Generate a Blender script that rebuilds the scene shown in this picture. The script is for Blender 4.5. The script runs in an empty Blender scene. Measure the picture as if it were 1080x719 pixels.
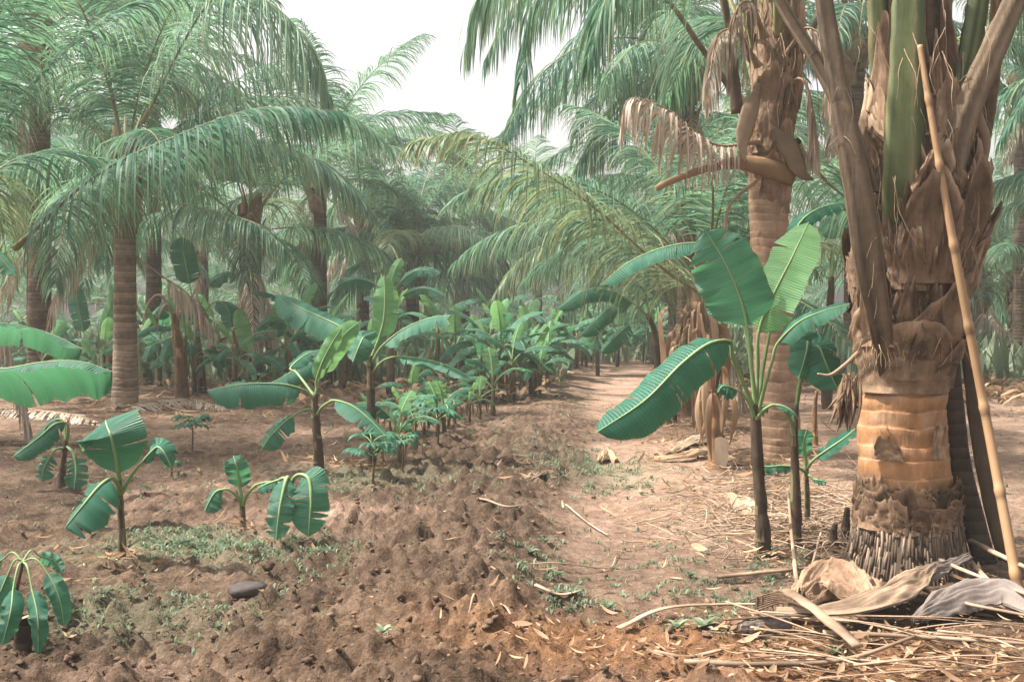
import bpy, math, random
import numpy as np
from mathutils import Vector

rng = np.random.default_rng(7)
R = math.radians
C = bpy.context.scene.collection
F, HZ, H = 1200.0, 325.0, 1.30          # focal length and horizon in photograph pixels, eye height in metres


def P(px, py, Y):
    """world point seen at photograph pixel (px, py) at depth Y"""
    return np.array([(px - 540.0) / F * Y, Y, H + (HZ - py) / F * Y])


# ------------------------------------------------------------------ noise
def _hash(ix, iy, iz, seed):
    h = (ix * 374761393 + iy * 668265263 + iz * 2147483647 + seed * 974711 + 1013904223) & 0xffffffff
    h = ((h ^ (h >> 13)) * 1274126177) & 0xffffffff
    h = ((h ^ (h >> 15)) * 2246822519) & 0xffffffff
    return ((h ^ (h >> 16)) & 0xffffff) / float(0xffffff)


def vnoise(x, y, z=0.0, seed=0):
    x = np.asarray(x, float); y = np.asarray(y, float); z = np.asarray(z, float) + np.zeros_like(x)
    ix, iy, iz = np.floor(x).astype(np.int64), np.floor(y).astype(np.int64), np.floor(z).astype(np.int64)
    fx, fy, fz = x - ix, y - iy, z - iz
    fx, fy, fz = [t * t * (3 - 2 * t) for t in (fx, fy, fz)]
    out = 0
    for a in (0, 1):
        for b in (0, 1):
            for c in (0, 1):
                w = (fx if a else 1 - fx) * (fy if b else 1 - fy) * (fz if c else 1 - fz)
                out = out + w * _hash(ix + a, iy + b, iz + c, seed)
    return out


def fbm(x, y, z=0.0, seed=0, octv=4):
    a, s, t = 1.0, 0.0, 0.0
    for o in range(octv):
        k = 2.03 ** o
        s = s + a * vnoise(np.asarray(x) * k, np.asarray(y) * k, np.asarray(z) * k, seed + o); t += a; a *= 0.5
    return s / t


def sstep(a, b, x):
    t = np.clip((np.asarray(x, float) - a) / (b - a), 0, 1)
    return t * t * (3 - 2 * t)


def lumps(x, y, cell, seed):
    """rounded clods: one of random size and height in each cell"""
    x = np.asarray(x, float) / cell; y = np.asarray(y, float) / cell
    x, y = x + 0.35 * (fbm(x * 1.7, y * 1.7, seed=seed + 40, octv=2) - .5), y + 0.35 * (fbm(x * 1.7, y * 1.7, seed=seed + 50, octv=2) - .5)
    ix, iy = np.floor(x).astype(np.int64), np.floor(y).astype(np.int64)
    out = np.zeros_like(x)
    for a in (-1, 0, 1):
        for b in (-1, 0, 1):
            cx, cy = ix + a, iy + b
            r = 0.14 + 0.62 * _hash(cx, cy, 0, seed) ** 2.2
            dx = x - cx - _hash(cx, cy, 1, seed); dy = y - cy - _hash(cx, cy, 2, seed)
            el = 0.7 + 0.6 * _hash(cx, cy, 3, seed)
            d2 = ((dx * el) ** 2 + (dy / el) ** 2) / (r * r)
            out = np.maximum(out, r * np.sqrt(np.clip(1 - d2, 0, 1)) * (0.35 + 0.6 * _hash(cx, cy, 4, seed)))
    return out * cell


# ------------------------------------------------------------------ ground shape
def path_u(x, y):
    """sideways distance from the middle of the path"""
    return np.asarray(x, float) - (0.14 + 0.082 * np.asarray(y, float))


def ground_masks(x, y):
    u = path_u(x, y)
    wob = 0.30 * (fbm(np.asarray(x) * 1.1, np.asarray(y) * 0.9, seed=3) - 0.5) * 2
    near = sstep(5.0, 7.5, y)
    pathm = sstep(-0.50, -0.15, u + wob) * (1 - sstep(0.62, 1.05, u + wob * 0.7)) * (0.25 + 0.75 * near) * (1 - 0.75 * sstep(21, 27, y))
    till = (1 - sstep(-0.65, -0.25, u + wob)) * sstep(-2.2, -1.5, u + wob * 1.3)
    till = np.maximum(till, 0.9 * (1 - sstep(4.4, 5.7, y + wob)) * (1 - sstep(0.1, 0.7, u)))
    leftm = 1 - sstep(-2.0, -1.4, u + wob)
    return u, pathm, till, leftm


def gz(x, y):
    x = np.asarray(x, float); y = np.asarray(y, float)
    u, pathm, till, leftm = ground_masks(x, y)
    z = 0.05 * (fbm(x * 0.5, y * 0.5, seed=11, octv=3) - 0.5)
    z = z + 0.055 * till * (fbm(x * 2.4, y * 2.4, seed=25, octv=3) - 0.42) * (1 - 0.7 * sstep(10, 18, y))
    z = z + 0.055 * np.exp(-((u + 0.85) / 0.45) ** 2) * (0.55 + 0.9 * fbm(x * 1.6, y * 1.2, seed=21, octv=3))
    z = z - 0.05 * np.exp(-((u + 0.15) / 0.35) ** 2) * (1 - sstep(8, 14, y))
    z = z + 0.05 * np.exp(-((u + 2.5) / 0.5) ** 2)
    rough = 0.25 + 0.75 * np.maximum(till, leftm * 0.72)
    rough = rough * (1 - 0.72 * pathm)
    n1 = fbm(x * 4.5, y * 4.5, seed=31, octv=4)
    n2 = fbm(x * 14, y * 14, seed=41, octv=3)
    z = z + rough * ((0.13 * (n1 - 0.48) + 0.055 * (np.abs(n2 - 0.5) * 2)) * (1 - 0.7 * sstep(9, 18, y)))
    cm = np.clip(np.maximum(till, 0.45 * leftm) * 1.15 - 0.1, 0, 1) * (1 - 0.8 * sstep(9, 16, y)) * sstep(0.30, 0.55, fbm(x * 1.5, y * 1.5, seed=71, octv=2))
    z = z + cm * (lumps(x, y, 0.19, 81) * 0.5 + lumps(x, y, 0.10, 82) * 0.85 + lumps(x, y, 0.055, 83) * 1.0)
    n3 = fbm(x * 33, y * 33, seed=51, octv=2)
    z = z + (0.010 + 0.034 * rough) * (n3 - 0.5) * (1 - 0.8 * sstep(7, 13, y))
    return z


def gzs(x, y):
    return float(gz(np.array([x]), np.array([y]))[0])


def G(px, py):
    """point on the ground at photograph pixel (px, py)"""
    Y = H * F / (py - HZ)
    x = (px - 540.0) / F * Y
    return np.array([x, Y, gzs(x, Y)])


# ------------------------------------------------------------------ mesh builder
class MB:
    def __init__(s):
        s.v, s.uv, s.t, s.q, s.m, s.n = [], [], [], [], [], 0

    def grid(s, pts, mat=0, tint=0.5, uv=None, closed=False):
        """pts (n, m, 3) or a batch (k, n, m, 3)"""
        pts = np.asarray(pts, float)
        if pts.ndim == 3:
            pts = pts[None]
        k, n, m, _ = pts.shape
        idx = np.arange(k * n * m).reshape(k, n, m) + s.n
        if closed:
            nx = np.roll(idx, -1, axis=2)
            q = np.stack([idx[:, :-1], nx[:, :-1], nx[:, 1:], idx[:, 1:]], -1).reshape(-1, 4)
        else:
            q = np.stack([idx[:, :-1, :-1], idx[:, :-1, 1:], idx[:, 1:, 1:], idx[:, 1:, :-1]], -1).reshape(-1, 4)
        s.v.append(pts.reshape(-1, 3)); s.n += k * n * m
        if uv is None:
            uu, vv = np.meshgrid(np.linspace(0, 1, n), np.linspace(0, 1, m), indexing='ij')
            uv = np.broadcast_to(np.stack([uu, vv], -1), (k, n, m, 2))
        s.uv.append(np.asarray(uv, float).reshape(-1, 2))
        t = np.asarray(tint, float)
        if t.ndim == 1 and t.shape[0] == k:
            t = t[:, None, None]
        s.t.append(np.broadcast_to(t, (k, n, m)).reshape(-1))
        s.q.append(q); s.m.append(np.full(len(q), mat, np.int32))

    def tube(s, pts, rad, sides=8, mat=0, tint=0.5, flat=1.0, hint=(0, 0, 1), cap=False, rough=0.0, vscale=1.0, seed=0):
        pts = np.asarray(pts, float); n = len(pts)
        rad = np.asarray(rad, float)
        T = np.gradient(pts, axis=0); T /= np.linalg.norm(T, axis=1)[:, None] + 1e-9
        h = np.asarray(hint, float)
        if abs(np.dot(T.mean(0) / (np.linalg.norm(T.mean(0)) + 1e-9), h)) > 0.97:
            h = np.array([0, 1.0, 0.01])
        S = np.cross(T, h); S /= np.linalg.norm(S, axis=1)[:, None] + 1e-9
        N = np.cross(S, T)
        a = np.linspace(0, 2 * math.pi, sides, endpoint=False)
        if rad.ndim == 1:
            rad = np.repeat(rad[:, None], sides, 1)
        if rough:
            d = np.concatenate([[0], np.cumsum(np.linalg.norm(np.diff(pts, axis=0), axis=1))])
            rad = rad * (1 + rough * (fbm(np.cos(a)[None] * 2 + 0 * d[:, None], np.sin(a)[None] * 2 + 9 + 0 * d[:, None], d[:, None] * 14 + 0 * a[None], seed=seed, octv=3) - 0.5) * 2)
        ring = pts[:, None] + rad[..., None] * (np.cos(a)[None, :, None] * S[:, None] + flat * np.sin(a)[None, :, None] * N[:, None])
        d = np.concatenate([[0], np.cumsum(np.linalg.norm(np.diff(pts, axis=0), axis=1))]) * vscale
        uv = np.stack(np.broadcast_arrays(d[:, None], (np.abs(np.linspace(-1, 1, sides)))[None]), -1)
        tt = np.asarray(tint, float)
        if tt.ndim == 1:
            tt = tt[None, :, None]
        if cap:
            c0 = np.repeat(pts[:1, None], sides, 1); c1 = np.repeat(pts[-1:, None], sides, 1)
            ring = np.concatenate([c0, ring, c1]); uv = np.concatenate([uv[:1], uv, uv[-1:]])
            if tt.ndim == 3:
                tt = np.concatenate([tt[:, :1], tt, tt[:, -1:]], 1)
        s.grid(ring, mat, tt, uv, closed=True)

    def build(s, name, mats, parent=None, origin=(0, 0, 0), smooth=True):
        me = bpy.data.meshes.new(name)
        v = np.concatenate(s.v) - np.asarray(origin, float)
        q = np.concatenate(s.q).astype(np.int32); nq = len(q)
        me.vertices.add(len(v)); me.vertices.foreach_set('co', v.astype(np.float32).ravel())
        me.loops.add(nq * 4); me.loops.foreach_set('vertex_index', q.ravel())
        me.polygons.add(nq)
        me.polygons.foreach_set('loop_start', np.arange(0, nq * 4, 4, dtype=np.int32))
        me.polygons.foreach_set('material_index', np.concatenate(s.m))
        me.polygons.foreach_set('use_smooth', np.full(nq, smooth))
        uvl = me.uv_layers.new(name='UVMap')
        uvl.data.foreach_set('uv', np.concatenate(s.uv)[q.ravel()].astype(np.float32).ravel())
        at = me.attributes.new('tint', 'FLOAT', 'POINT')
        at.data.foreach_set('value', np.concatenate(s.t).astype(np.float32))
        me.update(calc_edges=True); me.validate()
        if not isinstance(mats, (list, tuple)):
            mats = [mats]
        for m in mats:
            me.materials.append(m)
        return link(name, me, parent)


def link(name, me, parent=None):
    o = bpy.data.objects.new(name, me); C.objects.link(o)
    if parent is not None:
        o.parent = parent
    return o


def tag(o, label=None, cat=None, group=None, kind=None):
    for k, v in (('label', label), ('category', cat), ('group', group), ('kind', kind)):
        if v:
            o[k] = v
    return o


def thing(name, loc, label, cat, group=None):
    o = bpy.data.objects.new(name, None); C.objects.link(o)
    o.empty_display_size = 0.1
    o.location = tuple(loc)
    return tag(o, label, cat, group)


def copy_tree(o, parent=None):
    c = o.copy(); C.objects.link(c)
    if parent is not None:
        c.parent = parent
    for ch in list(o.children):
        copy_tree(ch, c)
    return c


def smooth_path(pts, n):
    """Catmull-Rom through pts, resampled evenly to n points"""
    p = np.asarray(pts, float)
    if len(p) == 2:
        return p[0] + (p[1] - p[0]) * np.linspace(0, 1, n)[:, None]
    e = np.concatenate([[2 * p[0] - p[1]], p, [2 * p[-1] - p[-2]]])
    out = []
    for i in range(len(p) - 1):
        a, b, c, d = e[i:i + 4]
        t = np.linspace(0, 1, 20, endpoint=False)[:, None]
        out.append(0.5 * (2 * b + (c - a) * t + (2 * a - 5 * b + 4 * c - d) * t ** 2 + (3 * b - a - 3 * c + d) * t ** 3))
    out = np.concatenate(out + [p[-1:]])
    s = np.concatenate([[0], np.cumsum(np.linalg.norm(np.diff(out, axis=0), axis=1))])
    t = np.linspace(0, s[-1], n)
    return np.stack([np.interp(t, s, out[:, k]) for k in range(3)], -1)


def unit(a):
    return a / (np.linalg.norm(a, axis=-1, keepdims=True) + 1e-9)
# ------------------------------------------------------------------ materials
class NT:
    def __init__(s, name):
        s.m = bpy.data.materials.new(name); s.m.use_nodes = True
        s.t = s.m.node_tree; s.t.nodes.clear()
        s.out = s.t.nodes.new('ShaderNodeOutputMaterial')

    def n(s, typ, ins=None, **kw):
        nd = s.t.nodes.new(typ)
        for k, v in kw.items():
            setattr(nd, k, v)
        for k, v in (ins or {}).items():
            s.set(nd, k, v)
        return nd

    def set(s, nd, k, v):
        if isinstance(v, bpy.types.NodeSocket):
            s.t.links.new(v, nd.inputs[k])
        else:
            nd.inputs[k].default_value = v

    def attr(s, name):
        return s.n('ShaderNodeAttribute', attribute_name=name).outputs['Fac']

    def noise(s, vec, scale, detail=4, rough=0.6):
        d = {'Scale': scale, 'Detail': detail, 'Roughness': rough}
        if vec is not None:
            d['Vector'] = vec
        return s.n('ShaderNodeTexNoise', d).outputs['Fac']

    def ramp(s, fac, stops):
        nd = s.n('ShaderNodeValToRGB', {'Fac': fac})
        el = nd.color_ramp.elements
        while len(el) < len(stops):
            el.new(0.5)
        for e, (p, c) in zip(el, stops):
            e.position = p; e.color = c if len(c) == 4 else (*c, 1)
        return nd.outputs['Color']

    def mix(s, fac, a, b, mode='MIX'):
        nd = s.n('ShaderNodeMix', data_type='RGBA', blend_type=mode)
        for k, v in ((0, fac), (6, a), (7, b)):
            if isinstance(v, bpy.types.NodeSocket):
                s.t.links.new(v, nd.inputs[k])
            else:
                nd.inputs[k].default_value = v if k == 0 else ((*v, 1) if len(v) == 3 else v)
        return nd.outputs[2]

    def math(s, op, a, b=0.0):
        nd = s.n('ShaderNodeMath', operation=op)
        for k, v in ((0, a), (1, b)):
            if isinstance(v, bpy.types.NodeSocket):
                s.t.links.new(v, nd.inputs[k])
            else:
                nd.inputs[k].default_value = v
        return nd.outputs[0]

    def bump(s, h, strength=0.3, dist=0.01):
        return s.n('ShaderNodeBump', {'Height': h, 'Strength': strength, 'Distance': dist}).outputs['Normal']

    def objvec(s, scale=(1, 1, 1)):
        tc = s.n('ShaderNodeTexCoord').outputs['Object']
        return s.n('ShaderNodeMapping', {'Vector': tc, 'Scale': scale}).outputs['Vector']

    def uvvec(s, scale=(1, 1, 1)):
        tc = s.n('ShaderNodeTexCoord').outputs['UV']
        return s.n('ShaderNodeMapping', {'Vector': tc, 'Scale': scale}).outputs['Vector']

    def finish(s, col, rough=0.7, normal=None, trans=None, tfac=0.0, spec=0.4):
        b = s.n('ShaderNodeBsdfPrincipled', {'Roughness': rough, 'Specular IOR Level': spec})
        s.set(b, 'Base Color', col if isinstance(col, bpy.types.NodeSocket) else (*col, 1))
        if normal is not None:
            s.set(b, 'Normal', normal)
        res = b.outputs[0]
        if tfac:
            tr = s.n('ShaderNodeBsdfTranslucent')
            s.set(tr, 'Color', trans)
            mx = s.n('ShaderNodeMixShader', {0: tfac})
            s.t.links.new(res, mx.inputs[1]); s.t.links.new(tr.outputs[0], mx.inputs[2])
            res = mx.outputs[0]
        s.t.links.new(res, s.out.inputs['Surface'])
        return s.m


def leaf_mat(name, dark, mid, light, trans, tfac=0.4, rough=0.45, tip=None, vein=0):
    k = NT(name)
    tint = k.attr('tint')
    rnd = k.n('ShaderNodeObjectInfo').outputs['Random']
    nz = k.noise(k.objvec(), 3.0, 3)
    f = k.math('ADD', k.math('MULTIPLY', tint, 0.55), k.math('ADD', k.math('MULTIPLY', k.math('SUBTRACT', rnd, 0.25), 0.42), k.math('MULTIPLY', nz, 0.3)))
    col = k.ramp(f, [(0.15, dark), (0.5, mid), (0.85, light)])
    nrm = None
    if vein:
        uv = k.n('ShaderNodeTexCoord').outputs['UV']
        wav = k.n('ShaderNodeTexWave', {'Vector': uv, 'Scale': vein, 'Distortion': 1.6, 'Detail': 3.0, 'Detail Scale': 2.5}, wave_type='BANDS', bands_direction='X').outputs['Fac']
        col = k.mix(k.math('MULTIPLY', wav, 0.18), col, light)
        big = k.noise(k.uvvec((14, 0.8, 1)), 1.0, 2)
        col = k.mix(k.math('MULTIPLY', k.math('SUBTRACT', big, 0.34), 1.9), col, dark)
        nrm = k.bump(k.math('ADD', k.math('MULTIPLY', wav, 0.8), k.math('MULTIPLY', big, 2.5)), 0.4, 0.012)
        spot = k.n('ShaderNodeMapRange', {0: k.noise(k.objvec(), 16.0, 4, 0.7), 1: 0.66, 2: 0.74}).outputs[0]
        col = k.mix(k.math('MULTIPLY', spot, 0.55), col, (0.20, 0.19, 0.07))
        # dry brown nicks along the outer margin
        sep = k.n('ShaderNodeSeparateXYZ', {0: uv}).outputs
        edge = k.math('MULTIPLY', k.math('GREATER_THAN', k.math('ABSOLUTE', k.math('SUBTRACT', sep[1], 0.5)), 0.468),
                      k.math('GREATER_THAN', k.noise(k.uvvec((26, 1, 1)), 1.0, 2), 0.54))
        col = k.mix(edge, col, (0.22, 0.13, 0.06))
    if tip:
        u = k.n('ShaderNodeSeparateXYZ', {0: k.n('ShaderNodeTexCoord').outputs['UV']}).outputs[0]
        e = k.math('MULTIPLY', k.math('POWER', u, 4.0), k.math('MULTIPLY', tint, 0.75))
        col = k.mix(e, col, tip)
    tcol = k.mix(0.5, col, trans)
    return k.finish(col, rough, nrm, tcol, tfac, 0.22)


def bark_mat(name, cols, ring=0.0, vstreak=0.0, scale=8.0, bumpd=0.012, rough=0.85, tintw=0.4):
    k = NT(name)
    v = k.objvec()
    n1 = k.noise(v, scale, 6, 0.65)
    f = k.math('MULTIPLY', n1, 0.8)
    hgt = n1
    if vstreak:
        n2 = k.noise(k.objvec((vstreak, vstreak, 2.0)), 1.0, 5, 0.7)
        f = k.math('ADD', k.math('MULTIPLY', f, 0.5), k.math('MULTIPLY', n2, 0.45)); hgt = k.math('ADD', k.math('MULTIPLY', hgt, 0.4), n2)
    if ring:
        dv = k.n('ShaderNodeVectorMath', {0: k.objvec((0, 0, 1)), 1: k.n('ShaderNodeCombineXYZ', {2: k.math('MULTIPLY', k.noise(v, 3.0, 3), 0.05)}).outputs[0]}, operation='ADD').outputs[0]
        w = k.n('ShaderNodeTexWave', {'Vector': dv, 'Scale': ring, 'Distortion': 0.5}, wave_type='BANDS', bands_direction='Z', wave_profile='SAW').outputs['Fac']
        f = k.math('ADD', k.math('MULTIPLY', f, 0.75), k.math('MULTIPLY', w, 0.25)); hgt = k.math('ADD', hgt, w)
    f = k.math('ADD', k.math('MULTIPLY', f, 1 - tintw), k.math('MULTIPLY', k.attr('tint'), tintw))
    f = k.math('ADD', f, k.math('MULTIPLY', k.math('SUBTRACT', k.noise(v, scale * 0.3, 4, 0.7), 0.5), 0.5))
    n = len(cols)
    col = k.ramp(f, [(0.2 + 0.6 * i / (n - 1), c) for i, c in enumerate(cols)])
    return k.finish(col, rough, k.bump(hgt, 0.8, bumpd), spec=0.2)


M = {}
M['banana'] = leaf_mat('banana_leaf', (0.013, 0.078, 0.052), (0.028, 0.135, 0.089), (0.095, 0.25, 0.165), (0.14, 0.44, 0.17), 0.36, 0.42, vein=15)
M['banana_pale'] = leaf_mat('young_banana_leaf', (0.07, 0.20, 0.085), (0.12, 0.30, 0.12), (0.22, 0.42, 0.19), (0.26, 0.50, 0.16), 0.42, 0.45, vein=15)
M['midrib'] = bark_mat('banana_midrib', [(0.10, 0.15, 0.06), (0.20, 0.29, 0.13), (0.32, 0.38, 0.20)], vstreak=6, scale=5, bumpd=0.003, rough=0.5)
M['pseudostem'] = bark_mat('banana_stem', [(0.028, 0.02, 0.015), (0.08, 0.056, 0.036), (0.135, 0.11, 0.058), (0.16, 0.18, 0.085)], vstreak=22, scale=18, bumpd=0.006, rough=0.6, tintw=0.6)
M['frond'] = leaf_mat('coconut_leaflet', (0.014, 0.072, 0.055), (0.036, 0.126, 0.092), (0.19, 0.285, 0.195), (0.22, 0.44, 0.22), 0.44, 0.55, tip=(0.30, 0.20, 0.08))
M['frond_yellow'] = leaf_mat('yellowing_coconut_leaflet', (0.04, 0.105, 0.062), (0.09, 0.165, 0.092), (0.28, 0.29, 0.16), (0.30, 0.42, 0.18), 0.38, 0.42, tip=(0.36, 0.20, 0.07))
M['frond_dry'] = leaf_mat('dry_coconut_leaflet', (0.22, 0.16, 0.12), (0.40, 0.32, 0.255), (0.56, 0.48, 0.41), (0.40, 0.28, 0.18), 0.25, 0.7)
M['rachis'] = bark_mat('frond_midrib', [(0.07, 0.065, 0.03), (0.20, 0.185, 0.085), (0.34, 0.30, 0.16)], vstreak=8, scale=5, bumpd=0.003, rough=0.5)
M['rachis_dry'] = bark_mat('dry_frond_midrib', [(0.13, 0.085, 0.055), (0.29, 0.20, 0.135), (0.42, 0.31, 0.22)], vstreak=12, scale=7, bumpd=0.004, rough=0.75)
M['petiole_green'] = bark_mat('green_frond_stalk', [(0.035, 0.042, 0.018), (0.07, 0.088, 0.034), (0.125, 0.14, 0.062), (0.26, 0.185, 0.12)], vstreak=14, scale=9, bumpd=0.006, rough=0.5, tintw=0.5)
M['petiole_brown'] = bark_mat('weathered_frond_stalk', [(0.040, 0.028, 0.018), (0.125, 0.088, 0.056), (0.27, 0.20, 0.135)], vstreak=20, scale=13, bumpd=0.012, rough=0.7)
M['petiole_orange'] = bark_mat('orange_frond_stalk', [(0.08, 0.045, 0.024), (0.23, 0.14, 0.07), (0.40, 0.285, 0.18)], vstreak=9, scale=6, bumpd=0.006, rough=0.65)
M['trunk'] = bark_mat('palm_trunk', [(0.052, 0.038, 0.027), (0.19, 0.138, 0.098), (0.35, 0.265, 0.198)], ring=0.0, scale=11, bumpd=0.012, tintw=0.5)
M['trunk_orange'] = bark_mat('ringed_palm_trunk', [(0.05, 0.03, 0.02), (0.17, 0.105, 0.064), (0.33, 0.17, 0.075), (0.37, 0.25, 0.17), (0.48, 0.385, 0.295)], vstreak=18, scale=16, bumpd=0.016, tintw=0.55)
M['trunk_tan'] = bark_mat('tan_palm_trunk', [(0.045, 0.03, 0.02), (0.19, 0.125, 0.083), (0.33, 0.215, 0.14), (0.45, 0.335, 0.25)], vstreak=20, scale=16, bumpd=0.016, tintw=0.5)
M['trunk_dark'] = bark_mat('shaded_palm_bark', [(0.03, 0.023, 0.018), (0.10, 0.074, 0.053), (0.21, 0.16, 0.118)], ring=5.0, scale=9, bumpd=0.02)  # darker palm bark with shade put into its colour, reused on dead stems
M['fibre'] = bark_mat('palm_sheath_fibre', [(0.030, 0.019, 0.012), (0.105, 0.066, 0.041), (0.24, 0.158, 0.10), (0.44, 0.315, 0.21)], vstreak=30, scale=14, bumpd=0.02, rough=0.9, tintw=0.5)
M['fibre_light'] = bark_mat('sunlit_palm_sheath', [(0.045, 0.029, 0.018), (0.15, 0.098, 0.062), (0.30, 0.205, 0.135), (0.48, 0.36, 0.26)], vstreak=30, scale=15, bumpd=0.02, rough=0.9, tintw=0.5)  # the sheath fibre again, paler, with sunlight put into the colour
M['root'] = bark_mat('palm_root_mat', [(0.05, 0.036, 0.026), (0.15, 0.108, 0.078), (0.28, 0.215, 0.16)], scale=16, bumpd=0.01, tintw=0.6)
M['bamboo'] = bark_mat('bamboo_pole', [(0.13, 0.08, 0.045), (0.30, 0.185, 0.10), (0.38, 0.26, 0.15)], vstreak=14, scale=5, bumpd=0.002, rough=0.5, tintw=0.65)
M['stalk'] = bark_mat('dry_stalk', [(0.11, 0.075, 0.05), (0.26, 0.185, 0.127), (0.45, 0.35, 0.26)], vstreak=18, scale=9, bumpd=0.004, rough=0.75, tintw=0.55)
M['grey_sheath'] = bark_mat('grey_palm_spathe', [(0.075, 0.06, 0.052), (0.165, 0.137, 0.122), (0.26, 0.22, 0.195)], vstreak=24, scale=6, bumpd=0.004, rough=0.7)
M['husk'] = bark_mat('crumpled_husk', [(0.045, 0.028, 0.018), (0.15, 0.094, 0.06), (0.31, 0.205, 0.135), (0.48, 0.36, 0.27)], vstreak=26, scale=12, bumpd=0.02, rough=0.9, tintw=0.4)
M['dry_leaf'] = leaf_mat('dry_banana_leaf', (0.10, 0.06, 0.034), (0.25, 0.155, 0.09), (0.46, 0.345, 0.23), (0.42, 0.26, 0.12), 0.2, 0.75)
M['orange_stem'] = bark_mat('dry_orange_stem', [(0.045, 0.03, 0.02), (0.15, 0.085, 0.045), (0.31, 0.175, 0.085), (0.42, 0.30, 0.20)], vstreak=24, scale=8, bumpd=0.006, rough=0.65)
M['cut_wood'] = bark_mat('cut_stem_face', [(0.16, 0.11, 0.07), (0.32, 0.245, 0.17), (0.48, 0.40, 0.30)], scale=14, bumpd=0.003)
M['weed'] = leaf_mat('weed_leaf', (0.065, 0.095, 0.055), (0.12, 0.165, 0.10), (0.22, 0.27, 0.18), (0.22, 0.33, 0.18), 0.3, 0.6)
M['shrub'] = leaf_mat('cassava_leaf', (0.016, 0.075, 0.045), (0.038, 0.135, 0.082), (0.10, 0.24, 0.145), (0.15, 0.36, 0.14), 0.35, 0.5)
M['stone'] = bark_mat('dark_stone', [(0.03, 0.026, 0.025), (0.075, 0.065, 0.06), (0.13, 0.115, 0.105)], scale=6, bumpd=0.02)


def soil_mat(name, ground=True):
    k = NT(name)
    v = k.objvec()
    n1 = k.noise(v, 2.2, 6, 0.62); n2 = k.noise(v, 17.0, 6, 0.7); n3 = k.noise(v, 70.0, 4, 0.7)
    f = k.math('ADD', k.math('MULTIPLY', n1, 0.36), k.math('ADD', k.math('MULTIPLY', n2, 0.34), k.math('MULTIPLY', n3, 0.30)))
    dark = k.ramp(f, [(0.38, (0.026, 0.017, 0.011)), (0.5, (0.080, 0.053, 0.036)), (0.62, (0.168, 0.115, 0.08))])
    if not ground:
        dark = k.mix(k.math('MULTIPLY', k.attr('tint'), 0.3), dark, (0.24, 0.155, 0.108))
        return k.finish(dark, 0.95, k.bump(n2, 0.8, 0.02), spec=0.1)
    dry = k.ramp(f, [(0.36, (0.115, 0.074, 0.053)), (0.5, (0.265, 0.177, 0.13)), (0.64, (0.42, 0.305, 0.235))])
    org = k.ramp(f, [(0.36, (0.05, 0.024, 0.012)), (0.5, (0.165, 0.078, 0.034)), (0.66, (0.33, 0.19, 0.10))])
    jit = k.math('MULTIPLY', k.math('SUBTRACT', n2, 0.5), 1.1)
    pm = k.n('ShaderNodeClamp', {0: k.math('ADD', k.attr('dry'), k.math('MULTIPLY', jit, k.math('MULTIPLY', k.attr('dry'), 1.2)))}).outputs[0]
    om = k.n('ShaderNodeClamp', {0: k.math('MULTIPLY', k.attr('orange'), k.math('ADD', 0.75, jit))}).outputs[0]
    gm = k.n('ShaderNodeClamp', {0: k.math('MULTIPLY', k.attr('moss'), k.math('ADD', 0.6, k.math('MULTIPLY', jit, 1.6)))}).outputs[0]
    col = k.mix(pm, dark, dry)
    col = k.mix(om, col, org)
    col = k.mix(gm, col, (0.15, 0.165, 0.105))
    h = k.math('ADD', n2, k.math('MULTIPLY', n3, 0.6))
    return k.finish(col, 0.95, k.bump(h, 0.9, 0.03), spec=0.12)


M['soil'] = soil_mat('tilled_soil')
M['clod'] = soil_mat('soil_clod', False)
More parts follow.
